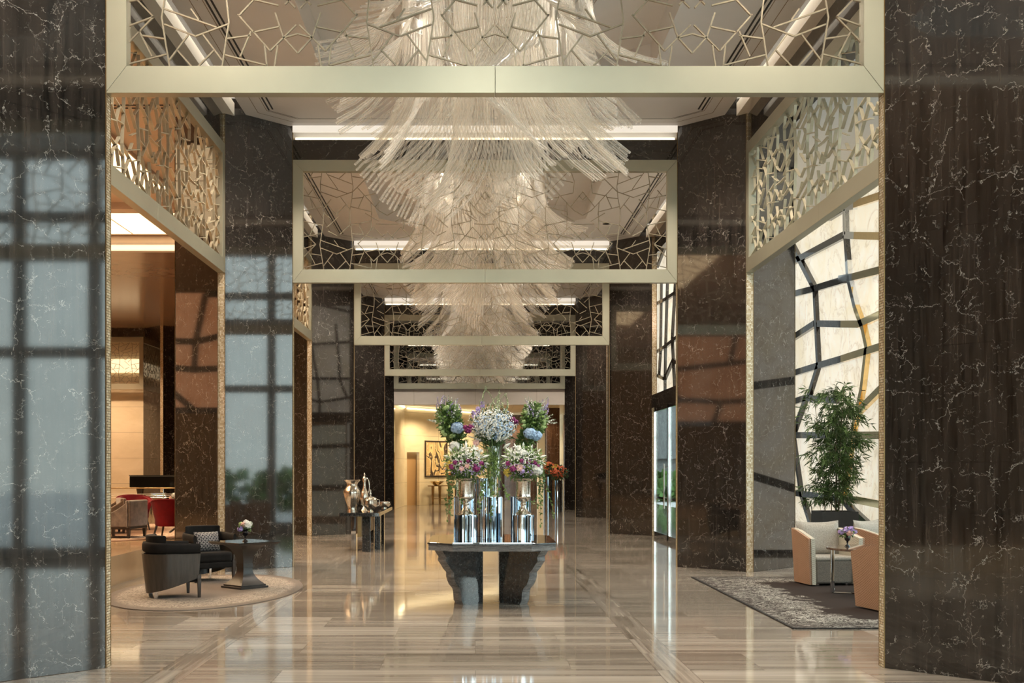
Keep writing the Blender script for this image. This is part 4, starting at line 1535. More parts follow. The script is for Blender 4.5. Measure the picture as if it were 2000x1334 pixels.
def lily_bouquet(x, label, seed, flip):
    rd = random.Random(seed)
    base = onT(x, 8.12, 0.19 + 0.29)
    t = thing('lily_bouquet', label, 'flowers', base)
    m = MB()
    foliage(m, rd, (0, 0, 0.10), (0.25, 0.20, 0.17), 900, 0.075, 0.022, 0.2)
    stems(m, rd, (0, 0, -0.10), (0, 0, 0.1), 30, 0.04, 0.15)
    m.build('foliage', M['leaf'], t)
    m = MB()
    foliage(m, rd, (0, -0.03, 0.17), (0.27, 0.23, 0.17), 420, 0.06, 0.018, 0.6)
    m.build('pale_foliage', M['leaf_light'], t)
    m = MB()
    blossoms(m, rd, (0, -0.01, 0.15), (0.28, 0.22, 0.17), 520, 0.010, 0.7)
    blossoms(m, rd, (flip * 0.05, -0.02, 0.27), (0.18, 0.14, 0.10), 170, 0.017, 0.5)
    m.build('small_white_blossoms', M['petal_white'], t)
    m = MB()
    blossoms(m, rd, (0, -0.02, 0.10), (0.28, 0.22, 0.13), 120, 0.010, 0.9)
    m.build('tiny_lilac_blossoms', M['petal_lilac'], t)
    for k in range(9):
        a = -0.2 + k / 8 * (PI + 0.4)
        lily_bud(t, (0.20 * math.cos(a), -0.09 + rd.uniform(-0.05, 0.08), 0.18 + 0.14 * math.sin(a)), rd.uniform(0.07, 0.10), a, rd)
    for (px, pz, r) in ((-0.05, 0.08, 0.040), (0.02, 0.11, 0.038)):
        if flip > 0:
            rose(t, rd, (px, -0.23, pz), r, M['petal_pink'], 'gerbera')
    if flip < 0:
        head('hydrangea', t, rd, (0.16, -0.15, 0.06), 0.075, M['petal_white'], 0.018, 150)
        rose(t, rd, (-0.05, -0.22, 0.09), 0.055, M['petal_pink'])
        head('carnation', t, rd, (-0.02, -0.21, 0.045), 0.03, M['petal_lilac'], 0.014, 30)
    for (px, pz, r) in ((-0.17, 0.10, 0.035), (-0.06, 0.15, 0.035), (0.13, 0.075, 0.045), (0.10, 0.11, 0.03), (-0.13, 0.15, 0.028), (0.03, 0.17, 0.025), (0.19, 0.14, 0.03)):
        head('carnation', t, rd, (px * (1 if flip > 0 else -1), -0.19 + rd.uniform(-0.02, 0.03), pz), r, M['petal_plum'], 0.013, 70)
    m = MB()
    blossoms(m, rd, (-0.20 * 1, -0.12, 0.03 if flip < 0 else 0.12), (0.05, 0.05, 0.06), 110, 0.009, 0.5)
    m.build('yellow_blossoms', M['petal_yellow'], t)
    m = MB()
    for k in range(5):
        ivy(m, rd, (-flip * rd.uniform(0.16, 0.26), -0.02, 0.02), rd.uniform(0.4, 0.75), 34)
    m.build('trailing_ivy', M['leaf'], t)
    return t
lily_bouquet(-0.066, 'left bouquet of white lilies, pink gerberas and plum carnations in a silver urn', 31, 1)
lily_bouquet(0.347, 'right bouquet of white lilies with a white hydrangea in a silver urn', 32, -1)

def glass_cylinder(x, z, h0, h, r, label):
    t = thing('glass_vase', label, 'vase', onT(x, z, h0) + Vector((0, 0, 0.008)))
    Hh = h * H
    MB().lathe([(0, 0.0), (r, 0.0), (r, Hh), (r - 0.005, Hh), (r - 0.005, 0.02), (0, 0.02)], 24).build('vase_wall', M['vase_glass'], t, smooth=50)
    return t
glass_cylinder(0.125, 8.26, 0.315, 0.37, 0.062, 'clear glass cylinder vase in the middle, with ivy wound inside')
glass_cylinder(-0.12, 8.52, 0.313, 0.40, 0.045, 'slim glass cylinder behind the left lily bouquet')
glass_cylinder(0.36, 8.52, 0.313, 0.40, 0.045, 'slim glass cylinder behind the right lily bouquet')
glass_cylinder(0.16, 8.72, 0.447, 0.30, 0.05, 'glass cylinder on the back of the table behind the middle vase')

def centre_bouquet():
    rd = random.Random(77)
    base = onT(0.125, 8.26, 0.315 + 0.37)
    t = thing('delphinium_bouquet', 'tall middle bouquet of white and pale blue delphiniums in the glass cylinder', 'flowers', base)
    m = MB()
    stems(m, rd, (0, 0, -0.55), (0, 0, 0.25), 34, 0.03, 0.17, 0.0035)
    for _ in range(150):
        a = rd.uniform(0, 6.28)
        leaf(m, (0, 0, rd.uniform(-0.05, 0.1)), (math.cos(a), math.sin(a), rd.uniform(0.3, 1.6)), rd.uniform(0.15, 0.28), 0.012, rd)
    m.build('stems', M['stem'], t)
    m = MB()
    foliage(m, rd, (0, 0, 0.30), (0.30, 0.24, 0.20), 700, 0.06, 0.016, 0.1)
    foliage(m, rd, (0, 0.05, 0.16), (0.24, 0.2, 0.12), 320, 0.08, 0.02, 0.1)
    m.build('foliage', M['leaf_dark'], t)
    s, fw, fb, fg = MB(), MB(), MB(), MB()
    for i in range(96):
        a = rd.uniform(0, 2 * PI)
        rr = rd.uniform(0, 1) ** 0.5
        tip = Vector((math.cos(a) * 0.31 * rr, math.sin(a) * 0.26 * rr, 0.47 - 0.30 * rr * rr + rd.uniform(-0.10, 0.09)))
        spike(s, fw if i % 5 else fb, rd, (tip.x * 0.25, tip.y * 0.25, 0.05), tip, 46, 0.0115)
    blossoms(fw, rd, (0, 0, 0.28), (0.32, 0.26, 0.22), 1100, 0.0115, 0.5)
    blossoms(fb, rd, (0.02, 0, 0.27), (0.31, 0.27, 0.21), 320, 0.0115, 0.7)
    for i in range(14):
        a = rd.uniform(0.6, 2.6)
        rr = rd.uniform(0.5, 1.0)
        tip = Vector((math.cos(a) * 0.30 * rr, rd.uniform(-0.1, 0.1), 0.42 + 0.38 * rr * math.sin(a)))
        spike(s, fg, rd, (tip.x * 0.3, 0, 0.3), tip, 24, 0.011, 0.5)
    s.build('spray_stems', M['stem'], t)
    fw.build('white_blossoms', M['petal_white'], t)
    fb.build('blue_blossoms', M['petal_blue'], t)
    fg.build('greenish_buds', plain('pale_green_buds', (0.55, 0.62, 0.38), 0.5), t)
    m = MB()
    for (px, pz) in ((-0.18, 0.55), (-0.12, 0.62), (-0.23, 0.5)):
        blossoms(m, rd, (px, -0.05, pz - 0.1), (0.03, 0.03, 0.05), 30, 0.016, 0.3)
    m.build('lilac_blossoms', M['petal_lilac'], t)
    for (px, pz, r) in ((-0.30, 0.20, 0.045), (-0.26, 0.25, 0.04), (-0.33, 0.24, 0.03), (0.25, 0.34, 0.035), (0.29, 0.31, 0.03)):
        head('carnation', t, rd, (px, -0.10, pz), r, M['petal_plum'], 0.013, 70)
    for (px, pz) in ((-0.22, -0.02), (-0.20, 0.05)):
        rose(t, rd, (px, -0.08, pz), 0.05, M['petal_pink'])
    lily_bud(t, (0.13, -0.12, -0.02), 0.12, 0.5, rd)
    lily_bud(t, (0.17, -0.12, -0.05), 0.10, 0.2, rd)
    m = MB()
    for k in range(9):
        ivy(m, rd, (rd.uniform(-0.04, 0.04), -0.075, rd.uniform(-0.15, 0.0)), rd.uniform(0.4, 0.85), 46, 0.042)
    m.build('trailing_ivy', M['leaf_light'], t)
centre_bouquet()

def side_bouquet(x, label, seed, s):
    rd = random.Random(seed)
    base = onT(x, 8.52, 0.313 + 0.40)
    t = thing('hydrangea_bouquet', label, 'flowers', base)
    cx = s * 0.12
    m = MB()
    stems(m, rd, (0, 0, -0.5), (cx * 0.8, 0, 0.18), 26, 0.02, 0.08, 0.003)
    m.build('stems', M['stem'], t)
    m = MB()
    foliage(m, rd, (s * 0.13, 0, 0.38), (0.13, 0.12, 0.13), 520, 0.055, 0.034, 0.2)
    foliage(m, rd, (s * 0.10, 0, 0.22), (0.14, 0.13, 0.14), 620, 0.06, 0.036, 0.2)
    foliage(m, rd, (s * 0.03, 0, 0.05), (0.11, 0.10, 0.13), 320, 0.07, 0.03, 0.2)
    m.build('foliage', M['leaf'], t)
    m = MB()
    foliage(m, rd, (cx * 1.1, -0.02, 0.33), (0.16, 0.15, 0.20), 420, 0.05, 0.032, 0.6)
    m.build('pale_foliage', M['leaf_light'], t)
    for k in range(9):
        a = rd.uniform(0, 6.28)
        head('guelder_rose', t, rd, (cx + 0.13 * math.cos(a), -0.11, 0.28 + 0.19 * math.sin(a)), 0.030, M['petal_green'], 0.010, 60)
    head('hydrangea', t, rd, (cx * (0.2 if s < 0 else 0.6), -0.15, 0.20 if s < 0 else 0.13), 0.085, M['petal_blue'], 0.021, 190, 'pale blue hydrangea head')
    if s > 0:
        head('hydrangea', t, rd, (cx * 0.6 + 0.08, -0.15, 0.10), 0.07, M['petal_blue'], 0.021, 150, 'pale blue hydrangea head')
    if s < 0:
        head('peony', t, rd, (-0.06, -0.13, -0.03), 0.06, M['petal_white'], 0.03, 70)
    sm, fw, fl = MB(), MB(), MB()
    for i in range(30):
        tip = Vector((cx * 1.3 + rd.uniform(-0.16, 0.16), rd.uniform(-0.1, 0.08), 0.46 + rd.uniform(0.0, 0.17)))
        spike(sm, fw if i % 2 else fl, rd, (cx, 0, 0.25), tip, 34, 0.012, 0.5)
    for i in range(5):
        tip = Vector((cx * 1.3 + s * rd.uniform(0.18, 0.28), -0.05, 0.30 + rd.uniform(-0.04, 0.08)))
        spike(sm, fw, rd, (cx, 0, 0.25), tip, 18, 0.014, 0.3)
    sm.build('spray_stems', M['stem'], t)
    fw.build('white_blossoms', M['petal_white'], t)
    fl.build('lilac_blossoms', M['petal_lilac'], t)
side_bouquet(-0.12, 'left upper bouquet of green foliage with one pale blue hydrangea', 51, -1)
side_bouquet(0.37, 'right upper bouquet of lime green foliage with a large pale blue hydrangea', 52, 1)

# ------------------------------------------------------------------ console with silverware, left of the aisle
def silver_table():
    base = V(-1.36, 14.25, -1)
    t = thing('granite_table', 'long dark granite side table carrying the silver vessels, by the fourth pillar', 'table', base)
    hx, hy = 0.235 * H, 1.05 * H
    MB().box((-hx, -hy, 0.43 * H), (hx, hy, 0.473 * H)).build('table_top', M['granite'], t, bevel=0.005)
    def leg(x, z, wx, wz, mat):
        o = MB().box((x * H - base.x - wx / 2, z * H - base.y - wz / 2, 0), (x * H - base.x + wx / 2, z * H - base.y + wz / 2, 0.43 * H)).build('leg', mat, t, bevel=0.003)
        if mat is M['mirror']:
            o['label'] = 'mirror clad leg'
    leg(-1.475, 13.75, 0.10, 0.30, M['mirror'])
    leg(-1.30, 13.46, 0.16, 0.10, M['granite'])
    leg(-1.20, 13.90, 0.12, 0.20, M['granite'])
    leg(-1.42, 14.5, 0.07, 0.25, M['granite'])
    leg(-1.225, 14.85, 0.09, 0.15, M['granite'])
    leg(-1.38, 15.1, 0.09, 0.15, M['granite'])
    o = MB().box((-hx * 0.2, -hy * 0.75, 0.3), (hx * 0.0, hy * 0.75, 0.43 * H)).build('brass_strip', M['bronze'], t)
silver_table()
SY = -1 + 0.473
def vessel(name, label, cat, x, z, parts, extra=None):
    t = thing(name, label, cat, V(x, z, SY))
    for nm_, prof in parts:
        MB().lathe(prof, 36).build(nm_, M['silver'], t, smooth=50)
    if extra:
        extra(t)
    return t
def ewer_handle(t):
    MB().tube([(0.06, 0, 0.34), (0.10, 0, 0.42), (0.105, 0, 0.52), (0.09, 0, 0.62), (0.06, 0, 0.68), (0.02, 0, 0.66)], [0.014, 0.012, 0.012, 0.014, 0.012, 0.010], 8).build('handle', M['silver'], t, smooth=60)
    MB().lathe([(0.032, 0.60), (0.05, 0.66), (0.03, 0.70), (0.012, 0.73), (0.02, 0.76), (0, 0.80)], 14).build('spout', M['silver'], t, smooth=60)
vessel('silver_vase', 'large hammered silver vase with flared rim, tallest of the side table', 'vase', -1.485, 13.62,
       [('body', [(0, 0), (0.105, 0), (0.10, 0.03), (0.088, 0.06), (0.105, 0.12), (0.150, 0.25), (0.182, 0.38), (0.178, 0.43), (0.135, 0.49), (0.108, 0.54), (0.115, 0.59), (0.175, 0.645), (0.170, 0.649), (0.105, 0.58), (0, 0.56)])])
vessel('silver_ewer', 'slim silver ewer with scrolled handle behind the large vase', 'jug', -1.375, 14.0,
       [('body', [(0, 0), (0.08, 0), (0.05, 0.04), (0.03, 0.08), (0.07, 0.16), (0.10, 0.26), (0.075, 0.38), (0.035, 0.48), (0.03, 0.56), (0.032, 0.60), (0, 0.60)])], ewer_handle)
def pot_bits(t):
    MB().lathe([(0, 0.30), (0.02, 0.31), (0.012, 0.34), (0.028, 0.37), (0.01, 0.40), (0.018, 0.43), (0, 0.46)], 14).build('finial', M['silver'], t, smooth=60)
    for s in (-1, 1):
        MB().tube([(s * 0.11, 0, 0.10), (s * 0.18, 0, 0.14), (s * 0.18, 0, 0.24), (s * 0.12, 0, 0.25)], 0.010, 8).build('handle', M['silver'], t, smooth=60)
vessel('silver_tureen', 'covered silver tureen with two handles and a finial', 'tureen', -1.265, 13.62,
       [('body', [(0, 0), (0.07, 0), (0.05, 0.025), (0.07, 0.04), (0.125, 0.10), (0.148, 0.17), (0.140, 0.22), (0.143, 0.235), (0, 0.235)]), ('lid', [(0.143, 0.236), (0.125, 0.27), (0.07, 0.30), (0, 0.31)])], pot_bits)
vessel('silver_bowl', 'open round silver bowl at the far end of the side table', 'bowl', -1.19, 14.75,
       [('body', [(0, 0), (0.06, 0), (0.06, 0.02), (0.11, 0.04), (0.145, 0.09), (0.140, 0.135), (0.115, 0.15), (0.111, 0.146), (0.13, 0.09), (0.09, 0.05), (0, 0.035)])])

# ------------------------------------------------------------------ left seating: rug, two barrel chairs, table
def oval(name, label, c, hx, hy, mat):
    n = 72
    poly = [(hx * math.cos(2 * PI * k / n), hy * math.sin(2 * PI * k / n)) for k in range(n)]
    o = MB().prism(poly, 0, 0.012).build(name, mat, bevel=0.004)
    return tag(o, label, 'rug', loc=c)
oval('oval_rug', 'large oval beige speckled carpet under the dark barrel chairs', V(-2.17, 9.20, -1), 0.735 * H, 1.34 * H,
     rug_oval(0.735 * H, 1.34 * H, (0.165, 0.14, 0.12), (0.44, 0.385, 0.32)))

def barrel_chair(label, loc, rz):
    t = thing('barrel_chair', label, 'armchair', loc, rz)
    a, b = 0.345, 0.345
    def plan(s):
        k = 0.62
        if abs(s) < k:
            an = s / k * PI / 2
            return Vector((a * math.sin(an), b * math.cos(an) , 0)), Vector((math.sin(an), math.cos(an), 0))
        sg = 1 if s > 0 else -1
        return Vector((sg * a, -(abs(s) - k) / (1 - k) * 0.33, 0)), Vector((sg, 0, 0))
    def seat_plan(k):
        return [(plan(-1 + 2 * i / 20)[0].x * k, plan(-1 + 2 * i / 20)[0].y * (k if plan(-1 + 2 * i / 20)[0].y > 0 else 1.06)) for i in range(21)][::-1]
    def shell(u, v):
        s = u * 2 - 1
        p, n = plan(s)
        zb = 0.06 + 0.20 * abs(s) ** 1.6
        z = zb + (0.575 - zb) * v
        k = 0.86 + 0.14 * z / 0.575
        return (p.x * k, p.y * k - 0.02 * (1 - z), z), n
    MB().surf(shell, 36, 8, 0.025).build('wooden_shell', M['oak'], t, smooth=60)
    def roll(u, v):
        s = u * 2 - 1
        p, n = plan(s)
        an = PI * v * 2
        z0 = 0.635 + 0.03 * (1 - abs(s))
        w_ = 0.027
        return ((p + n * (-0.028 + math.cos(an) * w_)).x, (p + n * (-0.028 + math.cos(an) * w_)).y - 0.01, z0 + math.sin(an) * 0.068), n
    m = MB()
    nu, nv = 36, 12
    for i in range(nu + 1):
        for j in range(nv):
            p, _ = roll(i / nu, j / nv)
            m.v.append(p)
    for i in range(nu):
        for j in range(nv):
            j2 = (j + 1) % nv
            m.f.append((i * nv + j, (i + 1) * nv + j, (i + 1) * nv + j2, i * nv + j2))
    m.f.append(tuple(range(nv))[::-1])
    m.f.append(tuple(nu * nv + j for j in range(nv)))
    m.build('padded_rim', M['velvet_black'], t, smooth=60)
    MB().prism(seat_plan(0.84), 0.28, 0.44).build('seat', M['velvet_black'], t, smooth=60, bevel=0.05, seg=4)
    MB().prism(seat_plan(0.80), 0.20, 0.29).build('seat_apron', M['velvet_black'], t, bevel=0.02)
    arc = [plan(-0.5 + i / 16)[0] for i in range(17)]
    m = MB().prism([(p.x * 0.86, p.y * 0.83) for p in arc][::-1] + [(p.x * 0.74, 0.10 + (p.y - 0.1) * 0.25) for p in arc], 0.40, 0.815)
    m.build('back_cushion', M['velvet_black'], t, smooth=60, bevel=0.055, seg=4)
    for s in (-1, 1):
        x = s * 0.30
        MB().prism([(x - 0.017, -0.35), (x + 0.017, -0.35), (x + 0.017, -0.315), (x - 0.017, -0.315)], 0.0, 0.30,
                   [(x - 0.026, -0.355), (x + 0.026, -0.355), (x + 0.026, -0.30), (x - 0.026, -0.30)]).build('leg', M['wood_dark'], t, bevel=0.004)
        o = MB().prism([(s * 0.16 - 0.016, 0.17), (s * 0.16 + 0.016, 0.17), (s * 0.16 + 0.016, 0.22), (s * 0.16 - 0.016, 0.22)], 0.0, 0.20).build('leg', M['chrome'], t)
        o['label'] = 'short chrome rear leg'
    return t
RUG = Vector((0, 0, 0.012))
barrel_chair('black barrel armchair with dark oak shell, turned away beside the pedestal table', V(-2.37, 8.70, -1) + RUG, R(118))
barrel_chair('black velvet barrel armchair holding a patterned cushion, farther one on the rug', V(-2.39, 9.98, -1) + RUG, R(38))
def cushion(label, loc, rot, mat, s=(0.40, 0.12, 0.30)):
    m = MB()
    n = 12
    vs = []
    for side in (-1, 1):
        for i in range(n + 1):
            for j in range(n + 1):
                u, v = i / n * 2 - 1, j / n * 2 - 1
                k = (1 - u ** 4) * (1 - v ** 4)
                pinch = 1 - 0.06 * (1 - abs(u)) * abs(v) ** 2 - 0.0
                vs.append((u * s[0] / 2 * (1 - 0.06 * (1 - v * v)), side * s[1] / 2 * k, v * s[2] / 2 * (1 - 0.06 * (1 - u * u))))
    m.v = vs
    N = (n + 1) ** 2
    for sd in (0, 1):
        for i in range(n):
            for j in range(n):
                q = (sd * N + i * (n + 1) + j, sd * N + (i + 1) * (n + 1) + j, sd * N + (i + 1) * (n + 1) + j + 1, sd * N + i * (n + 1) + j + 1)
                m.f.append(q if sd == 0 else q[::-1])
    o = m.build('cushion', mat, smooth=True)
    tag(o, label, 'cushion', loc=loc)
    o.rotation_euler = rot
    return o
fd = Vector((math.sin(R(38)), -math.cos(R(38)), 0))
cushion('black and silver patterned cushion leaning in the farther barrel armchair', V(-2.39, 9.98, -1) + RUG + fd * 0.0 + Vector((0.03, -0.02, 0.585)), (R(-16), 0, R(38)), M['damask'])

def pedestal_table():
    base = V(-1.915, 9.36, -1) + RUG
    t = thing('pedestal_table', 'black square table on a flared pedestal foot, standing cornerwise on the oval carpet', 'table', base, R(45 + 3))
    Ht = 0.385 * H
    MB().box((-0.36, -0.36, Ht - 0.012), (0.36, 0.36, Ht)).build('table_top', M['tabletop_black'], t, bevel=0.003)
    m = MB().prism([(-0.33, -0.33), (0.33, -0.33), (0.33, 0.33), (-0.33, 0.33)], Ht - 0.04, Ht - 0.012, [(-0.355, -0.355), (0.355, -0.355), (0.355, 0.355), (-0.355, 0.355)])
    m.build('top_edge', M['espresso'], t)
    prof = []
    z0, z1 = 0.05, Ht - 0.04
    for k in range(17):
        u = k / 16
        z = z0 + (z1 - z0) * u
        hw = 0.075 + 0.13 * (abs(u - 0.42) / 0.58) ** 2.6 if u > 0.42 else 0.075 + 0.125 * (abs(0.42 - u) / 0.42) ** 2.2
        if u > 0.9:
            hw += 0.03 * (u - 0.9) / 0.1
        prof.append((hw, z))
    m = MB()
    for hw, z in prof:
        m.v += [(-hw, -hw, z), (hw, -hw, z), (hw, hw, z), (-hw, hw, z)]
    for i in range(16):
        for k in range(4):
            m.f.append((i * 4 + k, i * 4 + (k + 1) % 4, (i + 1) * 4 + (k + 1) % 4, (i + 1) * 4 + k))
    m.build('pedestal', M['espresso'], t, smooth=35)
    MB().box((-0.083, -0.083, 0.29), (0.083, 0.083, 0.34)).build('collar', M['espresso'], t, bevel=0.003)
    m = MB().box((-0.235, -0.235, 0), (0.235, 0.235, 0.028)).box((-0.21, -0.21, 0.028), (0.21, 0.21, 0.052))
    m.build('plinth', M['espresso'], t, bevel=0.003)
pedestal_table()

def small_vase(label, loc, h, r, mat):
    t = thing('goblet_vase', label, 'vase', loc)
    MB().lathe([(0, 0), (r * 0.9, 0), (r * 0.8, 0.01), (r * 0.25, 0.03), (r * 0.2, h * 0.3), (r * 0.45, h * 0.38), (r * 0.25, h * 0.42), (r * 0.85, h * 0.55), (r, h * 0.75), (r * 0.95, h * 0.97), (r * 1.05, h), (r * 0.9, h), (r * 0.85, h * 0.7), (0, h * 0.6)], 20).build('goblet', mat, t, smooth=50)
    return t
def posy(label, loc, heads, seed, r0=0.09):
    rd = random.Random(seed)
    t = thing('posy', label, 'flowers', loc)
    m = MB()
    foliage(m, rd, (0, 0, 0.02), (r0, r0, 0.05), 60, 0.06, 0.035, 0.2)
    stems(m, rd, (0, 0, -0.05), (0, 0, 0.03), 6, 0.01, 0.03)
    m.build('foliage', M['leaf'], t)
    for (x, y, z, r, mk) in heads:
        head('peony', t, rd, (x, y, z), r, M[mk], r * 0.5, 44)
    return t
small_vase('black goblet vase on the black pedestal table', V(-1.905, 9.33, -1 + 0.385) + RUG, 0.17, 0.045, M['black_glass'])
posy('small posy of white, pink and lilac peonies over the pedestal table', V(-1.905, 9.33, -1 + 0.385) + Vector((0, 0, 0.19)),
     [(0.045, -0.04, 0.05, 0.048, 'petal_white'), (0.02, -0.02, 0.09, 0.04, 'petal_white'), (-0.01, -0.05, 0.06, 0.038, 'petal_pink'), (-0.06, -0.04, 0.0, 0.04, 'petal_lilac'), (0.06, 0.02, 0.07, 0.035, 'petal_white'), (-0.055, 0.0, 0.065, 0.033, 'petal_green')], 3)

# ------------------------------------------------------------------ lounge furniture
LY = -0.75
tag(MB().prism([(1.75 * math.cos(2 * PI * k / 48), 3.3 * math.sin(2 * PI * k / 48)) for k in range(48)], 0, 0.012).build('lounge_rug', rug_oval(1.75, 3.3, (0.18, 0.11, 0.075), (0.72, 0.56, 0.42)), bevel=0.003),
    'patterned cream and brown rug under the red velvet chairs', 'rug', loc=V(-4.12, 13.2, LY))

def wing_chair(name, label, loc, rz, mat):
    t = thing(name, label, 'armchair', loc, rz)
    # front towards -y; sweeping side wings
    def side(sx):
        prof = []
        n = 12
        for k in range(n + 1):
            u = k / n
            y = -0.36 + 0.66 * u
            z = 0.40 + 0.26 * max(0, (u - 0.2) / 0.8) ** 1.6
            prof.append((y, z))
        m = MB()
        x0, x1 = sx * 0.27, sx * 0.36
        for (y, z) in prof:
            m.v += [(x0, y, 0.20), (x1, y, 0.20), (x1, y, z), (x0, y, z)]
        for i in range(n):
            for k in range(4):
                f = (i * 4 + k, i * 4 + (k + 1) % 4, (i + 1) * 4 + (k + 1) % 4, (i + 1) * 4 + k)
                m.f.append(f)
        m.f.append((0, 1, 2, 3))
        m.f.append((n * 4 + 3, n * 4 + 2, n * 4 + 1, n * 4))
        m.build('side_wing', mat, t, smooth=50, bevel=0.015)
    side(-1)
    side(1)
    MB().box((-0.35, 0.24, 0.20), (0.35, 0.35, 0.68)).build('backrest', mat, t, bevel=0.03, seg=3)
    MB().box((-0.27, -0.38, 0.24), (0.27, 0.25, 0.44)).build('seat', mat, t, bevel=0.04, seg=3)
    MB().box((-0.35, -0.36, 0.16), (0.35, 0.34, 0.20)).build('base_rail', M['wood_dark'], t, bevel=0.004)
    for sx in (-1, 1):
        for y in (-0.32, 0.30):
            x = sx * 0.31
            MB().prism([(x - 0.02, y - 0.02), (x + 0.02, y - 0.02), (x + 0.02, y + 0.02), (x - 0.02, y + 0.02)], 0.0, 0.17,
                       [(x - 0.03, y - 0.03), (x + 0.03, y - 0.03), (x + 0.03, y + 0.03), (x - 0.03, y + 0.03)]).build('leg', M['wood_dark'], t)
    return t
LR = Vector((0, 0, 0.0))
wing_chair('wing_chair', 'grey taupe velvet chair with sloping arms at the lounge step', V(-3.80, 12.1, LY) + Vector((0, 0, 0.012)), R(-100), M['velvet_grey'])
wing_chair('wing_chair', 'brown velvet chair with rounded back, half hidden by the nearest pillar', V(-4.22, 12.85, LY) + Vector((0, 0, 0.012)), R(-65), M['velvet_brown'])
def tub_chair(label, loc, rz):
    t = thing('tub_chair', label, 'armchair', loc, rz)
    def sh(u, v):
        s = (u * 2 - 1)
        an = s * R(115)
        z = 0.22 + v * (0.48 - 0.14 * abs(s) ** 2)
        k = 0.78 + 0.30 * v
        n = Vector((math.sin(an), math.cos(an), 0))
        return (0.33 * k * n.x, 0.31 * k * n.y, z), n
    MB().surf(sh, 30, 8, 0.07).build('backrest', M['velvet_red'], t, smooth=60)
    MB().lathe([(0, 0.22), (0.27, 0.22), (0.285, 0.26), (0.28, 0.42), (0.22, 0.46), (0, 0.47)], 28).build('seat', M['velvet_red'], t, smooth=50)
    m = MB()
    pts = []
    for k in range(25):
        s = k / 24 * 2 - 1
        an = s * R(115)
        z = 0.22 + (0.48 - 0.14 * abs(s) ** 2) + 0.005
        pts.append((0.33 * 1.07 * math.sin(an), 0.31 * 1.07 * math.cos(an), z))
    m.tube(pts, 0.012, 6)
    m.build('piping', M['velvet_red'], t, smooth=60)
    for sx in (-1, 1):
        for y in (-0.2, 0.2):
            MB().tube([(sx * 0.20, y, 0.23), (sx * 0.25, y * 1.25, 0.0)], [0.024, 0.013], 8).build('leg', M['wood_dark'], t, smooth=60)
    return t
tub_chair('red velvet tub chair with its back to the hall, pink flowers beyond it', V(-3.22, 11.93, LY) + Vector((0, 0, 0.012)), R(178))
tub_chair('red velvet tub chair behind the grey velvet chair', V(-4.10, 13.55, LY) + Vector((0, 0, 0.012)), R(30))
def round_lounge_table():
    t = thing('lounge_table', 'low dark round table with curved crossed legs behind the red velvet chair', 'table', V(-3.35, 13.0, LY) + Vector((0, 0, 0.012)))
    MB().lathe([(0, 0.58), (0.36, 0.58), (0.36, 0.61), (0, 0.61)], 32).build('table_top', M['tabletop_black'], t)
    for k in range(4):
        a = k * PI / 2 + 0.4
        MB().tube([(math.cos(a) * 0.30, math.sin(a) * 0.30, 0.0), (math.cos(a) * 0.10, math.sin(a) * 0.10, 0.15), (math.cos(a) * 0.05, math.sin(a) * 0.05, 0.35), (math.cos(a) * 0.18, math.sin(a) * 0.18, 0.58)], 0.022, 8).build('leg', M['wood_dark'], t, smooth=60)
round_lounge_table()
posy('pink and cream posy on the round lounge table', V(-3.43, 12.95, LY) + Vector((0, 0, 0.012 + 0.61 + 0.05)),
     [(0.05, -0.04, 0.05, 0.05, 'petal_pink'), (-0.04, -0.05, 0.07, 0.05, 'petal_white'), (0.0, -0.06, 0.01, 0.05, 'petal_pink'), (0.09, -0.02, 0.03, 0.045, 'petal_white'), (-0.09, -0.02, 0.02, 0.045, 'petal_pink')], 5)

def piano():
    t = thing('grand_piano', 'black lacquered grand piano behind the lounge railing', 'piano', V(-5.35, 21.3, LY), 0)
    t.scale = (1.05, 1, 1.07)
    rim = []
    n = 20
    pl = [(-1.70, -0.75), (0.75, -0.75), (0.75, 0.75)]
    pts = [(0.2, 0.75), (-0.3, 0.62), (-0.8, 0.25), (-1.3, 0.1), (-1.62, -0.05), (-1.75, -0.35)]
    poly = pl + pts
    MB().prism(poly, 0.62, 0.955).build('case', M['piano'], t, bevel=0.01)
    MB().prism([(x * 1.01, y * 1.01) for x, y in poly], 0.956, 0.98).build('lid', M['piano'], t, bevel=0.004)
    MB().box((0.76, -0.7, 0.60), (1.0, 0.7, 0.72)).build('keyboard', M['petal_white'], t, bevel=0.01)
    for (x, y) in ((-1.45, -0.5), (0.55, -0.6), (0.55, 0.6)):
        MB().lathe([(0.05, 0), (0.055, 0.06), (0.05, 0.15), (0.08, 0.35), (0.11, 0.52), (0.13, 0.66)], 12, (x, y)).build('leg', M['piano'], t, smooth=50)
    MB().box((0.2, -0.12, 0.08), (0.3, 0.12, 0.62)).build('pedal_lyre', M['piano'], t)
    return t
piano()
def railing():
    t = thing('railing', 'slim steel railing across the lounge in front of the piano', 'railing', V(-5.2, 15.6, LY))
    L = 3.2
    for z, r in ((0.80, 0.014), (0.66, 0.006), (0.62, 0.006), (0.58, 0.006)):
        MB().tube([(-L, 0, z), (L, 0, z)], r, 8).build('rail', M['bronze'] if r > 0.01 else M['chrome'], t, smooth=60)
    for x in (-3.1, -1.6, -0.12, 1.5, 3.1):
        MB().tube([(x, 0, 0), (x, 0, 0.80)], 0.012, 8).build('post', M['chrome'], t, smooth=60)
railing()
